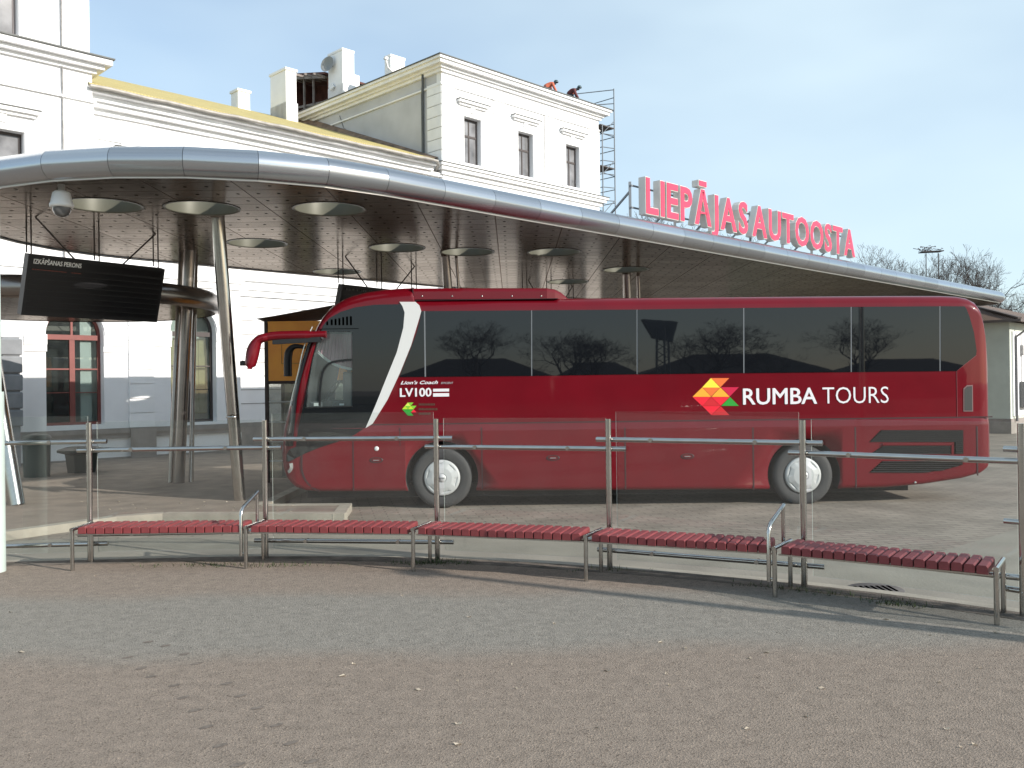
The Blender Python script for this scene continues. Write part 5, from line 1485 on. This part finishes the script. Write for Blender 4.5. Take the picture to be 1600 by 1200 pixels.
def arched_window(cx, hw, z0, zs, yf, fm, curtain):
    dy = yf + 0.26; fw = 0.08; m = MB()
    m.box((cx - hw, dy, z0), (cx - hw + fw, dy + 0.08, zs)); m.box((cx + hw - fw, dy, z0), (cx + hw, dy + 0.08, zs)); m.box((cx - hw + fw, dy, z0), (cx + hw - fw, dy + 0.08, z0 + fw))
    m.box((cx - hw + fw, dy - 0.02, zs - 0.14), (cx + hw - fw, dy + 0.08, zs - 0.0))
    m.box((cx - 0.07, dy - 0.01, z0 + fw), (cx + 0.07, dy + 0.07, zs - 0.143)); 
    zz = z0 + (zs - z0)*0.62; m.box((cx - hw + fw, dy + 0.012, zz - 0.02), (cx + hw - fw, dy + 0.07, zz + 0.02)); zz = z0 + (zs - z0)*0.36; m.box((cx - hw + fw, dy + 0.014, zz - 0.012), (cx + hw - fw, dy + 0.068, zz + 0.012))
    nA = 16
    for k in range(nA):
        t0, t1 = math.pi*k/nA, math.pi*(k+1)/nA
        ps = [(cx + r_*math.cos(t_), zs + r_*math.sin(t_)) for r_, t_ in ((hw - fw, t0), (hw, t0), (hw, t1), (hw - fw, t1))]
        m.add([(p[0], dy, p[1]) for p in ps] + [(p[0], dy + 0.08, p[1]) for p in ps], [(0,1,2,3), (4,5,6,7), (0,1,5,4), (1,2,6,5), (2,3,7,6), (3,0,4,7)])
    m.box((cx - 0.03, dy + 0.01, zs), (cx + 0.03, dy + 0.07, zs + hw - fw))
    wo = wpart('window', m, fm)
    m = MB(); m.plate(arch(cx, hw - 0.03, z0 + 0.03, zs), [], wallmap(dy + 0.035), 0, 0.01); wpart('pane', m, M_pane2 if not curtain else M_pane3, wo)
    m = MB(); m.box((cx - hw, dy + 0.5, z0), (cx + hw, dy + 0.55, zs + hw)); wpart('room_backing', m, mat('dark_room', (0.02, 0.02, 0.02), 0.9), wo)
    if curtain:
        m = MB(); 
        for k in range(10):
            x = cx - hw + 0.1 + k*(2*hw - 0.2)/10
            if k in (3, 4): continue
            m.box((x, dy + 0.2 + 0.02*(k % 2), z0 + 0.25), (x + (2*hw - 0.2)/10 + 0.01, dy + 0.22 + 0.02*(k % 2), zs - 0.2))
        wpart('curtain', m, M_curt, wo)
    return wo
M_pane2 = glass_mat('station_glass', (0.75, 0.8, 0.78), 0.05, (0.25, 0.28, 0.28)); M_pane3 = M_pane2
o = arched_window(*ARs[0], AF, M_redframe, False); o['label'] = 'arched window with red wooden frame'
o = arched_window(*ARs[1], AF, M_wframe, True); o['label'] = 'arched window with brown frame and yellow curtains'
arched_window(*ARs[2], AF, M_wframe, False)
for g_ in gwin: arched_window(*g_, 0.0, M_wframe, True)
# grey banded pier at the left edge
p = fs(18, 600, AF - 0.5)
m = MB(); z = 1.1
wp = MB()
while z < 3.4: wp.box((p[0] - 0.28, AF - 0.62, z), (p[0] + 0.24, AF - 0.101, z + 0.42)); z += 0.46
wp.box((p[0] - 0.23, AF - 0.57, 0.0), (p[0] + 0.19, AF - 0.103, 3.4))
wpart('banded_pier', wp, mat('grey_pier', (0.24, 0.25, 0.26), 0.9, var=0.1), wall_a, bevel=0.03)

# satellite dish and box on the chimney, small lamp
def loc2w(x, y, z): return Vector((SB.x + 0.70711*(x - y), SB.y + 0.70711*(x + y), z))
pd = loc2w(0.35, 8.05, 16.75)
t = thing('satellite_dish', 'round grey satellite dish fixed on the tall white chimney', 'satellite dish', tuple(pd))
Mx = Vector((-0.45, -0.85, 0.18)).normalized().to_track_quat('Z', 'Y').to_matrix()
m = MB(); m.lathe([(0.001, -0.09), (0.14, -0.075), (0.26, -0.035), (0.36, 0.02), (0.37, 0.02), (0.27, -0.05), (0.001, -0.11)], tuple(pd), n=32, M=Mx); m.build('dish', mat('dish_grey', (0.24, 0.25, 0.25), 0.6), t)
m = MB(); a = pd + Mx @ Vector((0, 0, -0.1)); b = loc2w(0.6, 8.0, 16.7); m.tube([a, b], 0.025, 8); c_ = pd + Mx @ Vector((0, 0, 0.35)); m.tube([pd + Mx @ Vector((0.0, -0.33, 0.0)), c_], 0.012, 6); m.build('arm', M_sf, t)
pd = loc2w(0.5, 7.95, 15.72)
t = thing('antenna_box', 'small square white antenna box on the tall chimney below the dish', 'antenna', tuple(pd))
m = MB(); Mb = Matrix.Translation(pd) @ Mx.to_4x4() @ Matrix.Rotation(R(40), 4, 'Z'); m.box((-0.13, -0.13, -0.05), (0.13, 0.13, 0.05), Mb); m.build('panel', mat('box_white', (0.75, 0.75, 0.74), 0.5), t, bevel=0.02)
m = MB(); m.tube([pd, loc2w(0.62, 7.9, 15.68)], 0.03, 8); m.build('bracket', M_sf, t)
pd = at(603, 93, 39.2)
t = thing('white_floodlight', 'small white lamp on a bent arm beside the rear right chimney', 'lamp', tuple(pd))
m = MB(); m.tube([pd + Vector((0.02, 0, 0.12)), pd + Vector((-0.02, 0, 0.0))], 0.10, 12); m.build('lamp_head', mat('box_white', (0.75, 0.75, 0.74), 0.5), t)
m = MB(); m.tube([pd, pd + Vector((0.08, 0, -0.35)), pd + Vector((0.3, 0.2, -0.5))], 0.04, 8); m.build('arm', mat('box_white', (0.75, 0.75, 0.74), 0.5), t)

# ------------------------------------------------------------------ scaffold at the far corner
t = thing('scaffold', 'steel tube scaffold tower rising at the right corner of the pavilion', 'scaffold', tuple(loc2w(10.0, 0.5, 0)), 0.0)
M_sc = mat('scaffold_tube', (0.16, 0.18, 0.20), 0.5, 0.4)
def sw(x, y, z): return loc2w(x, y, z)
X0, X1, Y0, Y1 = 9.72, 10.62, -0.35, 1.9
for x, y in ((X0, Y0), (X1, Y0), (X0, Y1), (X1, Y1)):
    m = MB(); m.tube([sw(x, y, 0), sw(x, y, 15.9 if x == X1 else 14.0)], 0.028, 8); m.build('upright', M_sc, t)
m = MB(); z = 0.6; k = 0
while z < 15.6:
    for y in (Y0, Y1):
        if z < 14.2: m.tube([sw(X0, y, z), sw(X1, y, z + 0.08)], 0.02, 6, cap=False)
    for x in (X0, X1):
        if x == X1 or z < 14: m.tube([sw(x, Y0, z), sw(x, Y1, z)], 0.02, 6, cap=False)
    if k % 3 == 0 and z < 14:
        m.tube([sw(X0, Y0, z), sw(X1, Y0, z + 0.75)], 0.018, 6, cap=False)
        m.tube([sw(X1, Y0, z), sw(X1, Y1, z + 1.0)], 0.018, 6, cap=False)
    z += 0.62; k += 1
m.tube([sw(X1, Y0, 15.85), sw(5.0 + 2.2, 3.5, 15.45)], 0.022, 6); m.tube([sw(X1, Y0, 15.2), sw(7.6, 2.4, 14.9)], 0.022, 6)
m.build('brace', M_sc, t)
for z in (9.6, 12.1, 14.0):
    m = MB(); m.box((X0 - 0.1, Y0, z), (X1, Y1, z + 0.05)); m.v = [sw(v.x, v.y, v.z) for v in m.v]; m.build('deck', mat('deck_board', (0.09, 0.08, 0.075), 0.9), t)

# ------------------------------------------------------------------ roof workers
def worker(pos, face, label, dark):
    t = thing('person', label, 'person', tuple(pos), face); t.scale = (0.85, 0.85, 0.85)
    t['_w'] = 0
    # crouched and bent forward, reaching down to the roof
    pts = [(0, 0, 0.42), (0, 0.20, 0.62), (0, 0.40, 0.70), (0, 0.50, 0.74), (0, 0.60, 0.76), (0, 0.66, 0.78),
           (0.19, 0.40, 0.68), (0.27, 0.48, 0.42), (0.22, 0.62, 0.20), (0.21, 0.66, 0.13),
           (-0.19, 0.40, 0.68), (-0.27, 0.48, 0.42), (-0.22, 0.62, 0.20), (-0.21, 0.66, 0.13),
           (0.11, 0.02, 0.38), (0.16, 0.36, 0.42), (0.14, 0.08, 0.08), (0.14, 0.24, 0.05),
           (-0.11, 0.02, 0.38), (-0.16, 0.36, 0.42), (-0.14, 0.08, 0.08), (-0.14, 0.24, 0.05)]
    ed = [(0,1),(1,2),(2,3),(3,4),(4,5),(2,6),(6,7),(7,8),(8,9),(2,10),(10,11),(11,12),(12,13),(0,14),(14,15),(15,16),(16,17),(0,18),(18,19),(19,20),(20,21)]
    rad = [0.14,0.15,0.15,0.06,0.085,0.09, 0.07,0.05,0.04,0.035, 0.07,0.05,0.04,0.035, 0.10,0.075,0.055,0.045, 0.10,0.075,0.055,0.045]
    vs, fs_ = mesh_from_skin(pts, ed, rad)
    m = MB(); m.smooth = True; m.add(vs, fs_); m.build('body', mat('work_trousers', (0.05, 0.05, 0.06), 0.9), t)
    keep = [0,1,2,6,7,8,10,11,12]
    idx = {k: i for i, k in enumerate(keep)}
    vs, fs_ = mesh_from_skin([pts[k] for k in keep], [(idx[a], idx[b]) for a, b in ed if a in idx and b in idx], [rad[k] + 0.018 for k in keep])
    m = MB(); m.smooth = True; m.add(vs, fs_); m.build('jacket', mat('jacket_dark' if dark else 'jacket_orange', (0.16, 0.05, 0.05) if dark else (0.62, 0.16, 0.09), 0.9, var=0.2), t)
    if dark:
        m = MB(); m.smooth = True; vs, fs_ = mesh_from_skin([pts[0], pts[1], pts[2]], [(0,1),(1,2)], [0.12, 0.165, 0.185]); m.add(vs, fs_); m.build('hi_vis_vest', mat('vest_orange', (0.65, 0.13, 0.07), 0.9), t)
    m = MB(); m.lathe([(0.125, -0.02), (0.12, 0.04), (0.08, 0.10), (0.001, 0.125)], (0, 0.66, 0.82), n=20); m.build('helmet', mat('helmet_dark' , (0.05, 0.09, 0.10), 0.4), t)
def roofpos(px, dist=0.35):
    u, _ = ray(px, 140); yb = PF - 0.5 + dist
    Y = (37.69 + 1.41421*yb)/(1 - u); X = u*Y
    return Vector((X, Y, 14.66))
worker(roofpos(850, 0.9), R(-75), 'left worker in orange bending over the edge of the pavilion roof', False)
worker(roofpos(886, 0.85), R(-100), 'right worker in dark clothes and orange vest crouching on the pavilion roof near the scaffold', True)

# ------------------------------------------------------------------ building at the right
cb = at(1579, 660, 33.7)
t = thing('grey_building', 'low pale building with corrugated roof behind the rear of the coach', 'building', (cb.x, cb.y, 0), R(45), world=False)
def gp(name, mb, mtl, par=None, bevel=0.0):
    o = mb.build(name, mtl, None, bevel=bevel); o.parent = par or t; return o
m = MB(); m.box((0, 0, 0.5), (12, 12, 4.15)); wl_ = gp('wall', m, mat('greenish_render', (0.52, 0.55, 0.48), 0.9, var=0.08, scale=1.5))
m = MB(); m.box((-0.03, -0.03, -0.1), (12.03, 12.03, 0.499)); gp('plinth', m, M_stone, wl_)
m = MB(); m.box((0.25, -0.05, 0.6), (11.5, -0.003, 3.8)); gp('front_panel', m, M_white, wl_)
m = MB(); e = 0.5
m.add([(-e, -e, 4.2), (12 + e, -e, 4.2), (12 + e, 12 + e, 4.2), (-e, 12 + e, 4.2), (5, 6, 6.3), (7, 6, 6.3)], [(0,1,5,4), (1,2,5), (2,3,4,5), (3,0,4), (0,3,2,1)])
rf = gp('roof', m, [M_corr]); 
m = MB(); m.bar((-e, -e, 4.25), (5, 6, 6.35), 0.16, 0.06); m.box((-e - 0.04, -e - 0.04, 4.12), (12.5, -e, 4.22)); m.box((-e - 0.04, -e + 0.003, 4.12), (-e, 12.5, 4.22)); gp('ridge_cap', m, mat('roof_trim', (0.12, 0.10, 0.09), 0.8), rf)
m = MB(); m.tube([(0.75, -0.45, 4.15), (0.75, -0.42, 3.9), (0.45, -0.10, 3.6), (0.45, -0.10, 0.4)], 0.045, 10); gp('downpipe', m, mat('pipe_grey', (0.14, 0.14, 0.14), 0.6))
m = MB(); m.box((0.95, -0.3, 0.9), (1.6, -0.051, 1.9)); gp('cabinet', m, mat('cabinet_grey', (0.15, 0.15, 0.145), 0.6), bevel=0.02)
m = MB(); m.tube([(1.15, -0.08, 3.8), (1.15, -0.08, 1.9)], 0.015, 6); m.box((1.1, -0.15, 2.9), (1.22, -0.052, 3.3)); gp('cable', m, M_groove)

# ------------------------------------------------------------------ drain
p = ground_y(1368, 921, RZ)
t = thing('drain_grate', 'round iron drain grate in the concrete behind the right bench', 'drain grate', (p.x, p.y, RZ))
m = MB(); m.lathe([(0.001, RZ + 0.008), (0.26, RZ + 0.009), (0.27, RZ + 0.002)], (p.x, p.y, 0), n=28); m.build('cover', mat('cast_iron', (0.12, 0.11, 0.10), 0.7, 0.3, var=0.3), t)
m = MB()
for k in range(-3, 4): m.box((p.x + k*0.055 - 0.013, p.y - 0.12, RZ + 0.0095), (p.x + k*0.055 + 0.013, p.y + 0.12, RZ + 0.012))
m.build('slot', mat('slot_black', (0.002, 0.002, 0.002), 0.9), t)

# ------------------------------------------------------------------ bare trees
def make_tree(seed, H=8.0, spread=1.0, depth=7, twig=0.012, fork=0.3, n=4, r0=0.34):
    rn = random.Random(seed); tr = MB(); cr = MB()
    def branch(p, d, L, r, lev):
        k = 3; pts = [p.copy()]; dd = d.copy()
        for i in range(k):
            dd = (dd + Vector((rn.gauss(0, 0.16), rn.gauss(0, 0.16), rn.gauss(0.03, 0.10)))).normalized()
            pts.append(pts[-1] + dd * (L / k))
        r_end = max(r * 0.62, twig * 0.6)
        rs = [r + (r_end - r)*i/k for i in range(k + 1)]
        (tr if lev == 0 else cr).tube(pts, rs, 7 if lev < 2 else (4 if lev < 4 else 3), cap=False)
        if lev >= depth: return
        nb = rn.choice((2, 3, 3)) if lev > 0 else rn.choice((3, 4))
        for j in range(nb):
            ang = rn.uniform(0.35, 0.85) * (0.8 if lev == 0 else 1)
            az = rn.uniform(0, 2*math.pi) if lev > 0 else 2*math.pi*j/nb + rn.uniform(-0.5, 0.5)
            a = Vector((0, 0, 1)) if abs(dd.z) < 0.9 else Vector((1, 0, 0))
            x = dd.cross(a).normalized(); y = dd.cross(x)
            nd = (dd*math.cos(ang) + (x*math.cos(az) + y*math.sin(az))*math.sin(ang)*spread)
            nd.z += 0.06; nd.normalize()
            branch(pts[-1], nd, L * rn.uniform(0.62, 0.86), r_end * rn.uniform(0.62, 0.85), lev + 1)
        if lev > 0 and lev < depth - 0:
            for q in pts[1:-1]:
                if rn.random() < 0.75:
                    x = Vector((rn.gauss(0, 1), rn.gauss(0, 1), rn.gauss(0.5, 0.6))).normalized()
                    branch(q, (dd*0.5 + x).normalized(), L*0.5, r_end*0.45, max(lev + 2, depth - 2))
    branch(Vector((0, 0, 0)), Vector((rn.gauss(0, 0.04), rn.gauss(0, 0.04), 1)), H*fork, r0, 0)
    return tr, cr
TK = []
for k, (sd_, kw) in enumerate(((1, dict(H=8.5, spread=1.1, depth=7, fork=0.28)), (2, dict(H=8.0, spread=1.3, depth=7, fork=0.26)), (9, dict(H=8.5, spread=0.95, depth=7, fork=0.33)))):
    tr, cr = make_tree(sd_, **kw)
    print('tree', k, len(cr.f), max(v.z for v in cr.v))
    hh = max(v.z for v in cr.v)
    t_o = tr.build('trunk', M_bark, fix=False); c_o = cr.build('crown', M_bark, fix=False)
    TK.append((t_o, c_o, hh))
used = set()
def plant(kind, x, y, h, rz, label, group, wide=1.0):
    t_o, c_o, hh = TK[kind]
    t = thing('bare_tree', label, 'tree', (x, y, -0.06), rz, group, world=False)
    s_ = h / hh; t.scale = (s_*wide, s_*wide, s_)
    for src in (t_o, c_o):
        c = src if src.name not in used else src.copy()
        if src.name in used: col.objects.link(c)
        used.add(src.name); c.parent = t
def tree_at(px, py, Y):
    p = at(px, py, Y); return p.x, p.y, p.z
grp = 'bare trees beyond the canopy'
for kind, px, py, Y, rz, wide, lab in ((0, 1005, 318, 78, 0.4, 0.8, 'bare tree behind the first letters of the station sign'), (1, 1170, 372, 80, 1.4, 0.9, 'bare tree behind the middle of the station sign'), (2, 1355, 380, 72, 2.2, 1.0, 'bare tree just right of the last sign letter'),
                                 (2, 1446, 400, 60, 3.0, 0.62, 'bare tree holding up the dark platform at the right'), (0, 1500, 380, 62, 5.2, 0.72, 'tallest bare tree with twisted dark stems above the right canopy end'), (2, 1522, 392, 64, 1.0, 0.75, 'rounded bare tree close behind the tallest one above the canopy end'), (1, 1548, 420, 66, 0.2, 0.5, 'slim bare tree at the right tip of the canopy'), (0, 1604, 446, 70, 4.1, 0.7, 'bare tree cut off by the right edge of the picture')):
    x, y, z = tree_at(px, py, Y); plant(kind, x, y, z, rz, lab, grp, wide)
# platform tower among the trees
q = at(1455, 400, 61); 
t = thing('platform_mast', 'dark platform with cross bars on thin poles among the bare trees', 'mast', (q.x, q.y, 0))
m = MB()
for dx in (-0.35, 0.5): m.tube([(q.x + dx, q.y, -0.05), (q.x + dx, q.y, at(0, 396 + 18, 61).z if False else at(1455, 396, 61).z)], 0.035, 8)
m.build('pole', mat('thin_mast', (0.10, 0.10, 0.10), 0.8), t)
zt_ = at(1455, 394, 61).z
m = MB(); m.bar((q.x - 0.72, q.y, zt_), (q.x + 0.72, q.y, zt_ + 0.05), 0.7, 0.06)
rn = random.Random(12)
for k in range(34):
    a = Vector((q.x + rn.uniform(-0.75, 0.7), q.y + rn.uniform(-0.4, 0.4), zt_ + rn.uniform(0.05, 0.42))); m.bar(a, a + Vector((rn.uniform(-0.4, 0.4), rn.uniform(-0.2, 0.2), rn.uniform(-0.08, 0.12))), 0.035, 0.035)
m.build('nest_platform', mat('nest_dark', (0.05, 0.045, 0.045), 0.9), t)

# ------------------------------------------------------------------ what the coach windows mirror (behind the camera)
def refl(px, py, depth):        # point seen in the side glass at that total depth
    u, wv = ray(px, py); return Vector((u*depth, 2*SY - depth, CAMZ + wv*depth))
grp2 = 'bare trees across the road, mirrored in the coach windows'
for kind, px, py, rz, wide, lab in ((2, 752, 498, 0.6, 1.75, 'bare tree mirrored in the first coach side window'), (0, 880, 516, 2.0, 1.3, 'slender bare tree mirrored left in the second coach window'), (1, 925, 508, 1.0, 1.5, 'bare tree mirrored in the middle of the second coach window'), (1, 1100, 496, 3.3, 1.7, 'bare tree mirrored right of the floodlight mast'),
                              (0, 1190, 545, 0.1, 1.2, 'low bare tree mirrored in the fourth coach window'), (2, 1335, 494, 4.0, 1.8, 'wide bare tree mirrored across the joint of the rear windows')):
    p = refl(px, py, 92); plant(kind, p.x, p.y, p.z, rz, lab, grp2, wide)
M_far = mat('dark_roofing', (0.05, 0.05, 0.05), 0.9, var=0.2)
for k, (p0, p1, py, lab) in enumerate(((620, 860, 566, 'long low shed across the road opposite the coach front'), (870, 1010, 571, 'small low shed across the road opposite the coach middle'), (1020, 1300, 558, 'long dark hipped shed across the road opposite the coach middle'), (1310, 1560, 566, 'long low shed across the road opposite the coach rear'))):
    a, b = refl(p0, py, 100), refl(p1, py, 100)
    tt_ = thing('shed', lab, 'shed', ((a.x + b.x)/2, a.y, 0))
    m = MB(); m.box((a.x, a.y - 8, -0.1), (b.x, a.y, a.z*0.62)); m.build('wall', mat('shed_wall', (0.12, 0.11, 0.10), 0.9), tt_)
    m = MB(); z0 = a.z*0.62; m.add([(a.x - 0.5, a.y + 0.5, z0), (b.x + 0.5, a.y + 0.5, z0), (b.x + 0.5, a.y - 8.5, z0), (a.x - 0.5, a.y - 8.5, z0), (a.x + (b.x-a.x)*0.3, a.y - 4, a.z + 0.4), (b.x - (b.x-a.x)*0.3, a.y - 4, a.z + 0.4)], [(0,1,5,4), (1,2,5), (2,3,4,5), (3,0,4), (0,3,2,1)]); m.build('roof', M_far, tt_)
p = refl(1043, 512, 90)
t = thing('floodlight_mast', 'lattice floodlight mast across the road, mirrored in the third coach window', 'mast', (p.x, p.y, 0))
m = MB()
for dx, dy in ((-0.7, 0), (0.7, 0), (0, 1.0)): m.tube([(p.x + dx, p.y + dy, 0), (p.x + dx*0.8, p.y + dy, p.z)], 0.12, 6)
z = 0.5
while z < p.z - 0.8: m.bar((p.x - 0.65, p.y, z), (p.x + 0.65, p.y, z + 0.8), 0.08, 0.08); m.bar((p.x + 0.65, p.y, z), (p.x - 0.65, p.y, z + 0.8), 0.08, 0.08); z += 0.8
m.build('lattice', M_sf, t)
m = MB(); m.add([(p.x - 2.0, p.y, p.z + 0.9), (p.x + 1.6, p.y, p.z + 0.6), (p.x + 1.0, p.y, p.z - 1.4), (p.x - 0.9, p.y, p.z - 1.0), (p.x - 2.0, p.y - 1.2, p.z + 0.9), (p.x + 1.6, p.y - 1.2, p.z + 0.6), (p.x + 1.0, p.y - 1.2, p.z - 1.4), (p.x - 0.9, p.y - 1.2, p.z - 1.0)], [(0,1,2,3), (7,6,5,4), (0,1,5,4), (1,2,6,5), (2,3,7,6), (3,0,4,7)]); m.build('lamp_bank', M_sf, t)

for o in col.objects:
    if '_w' in o.keys(): del o['_w']
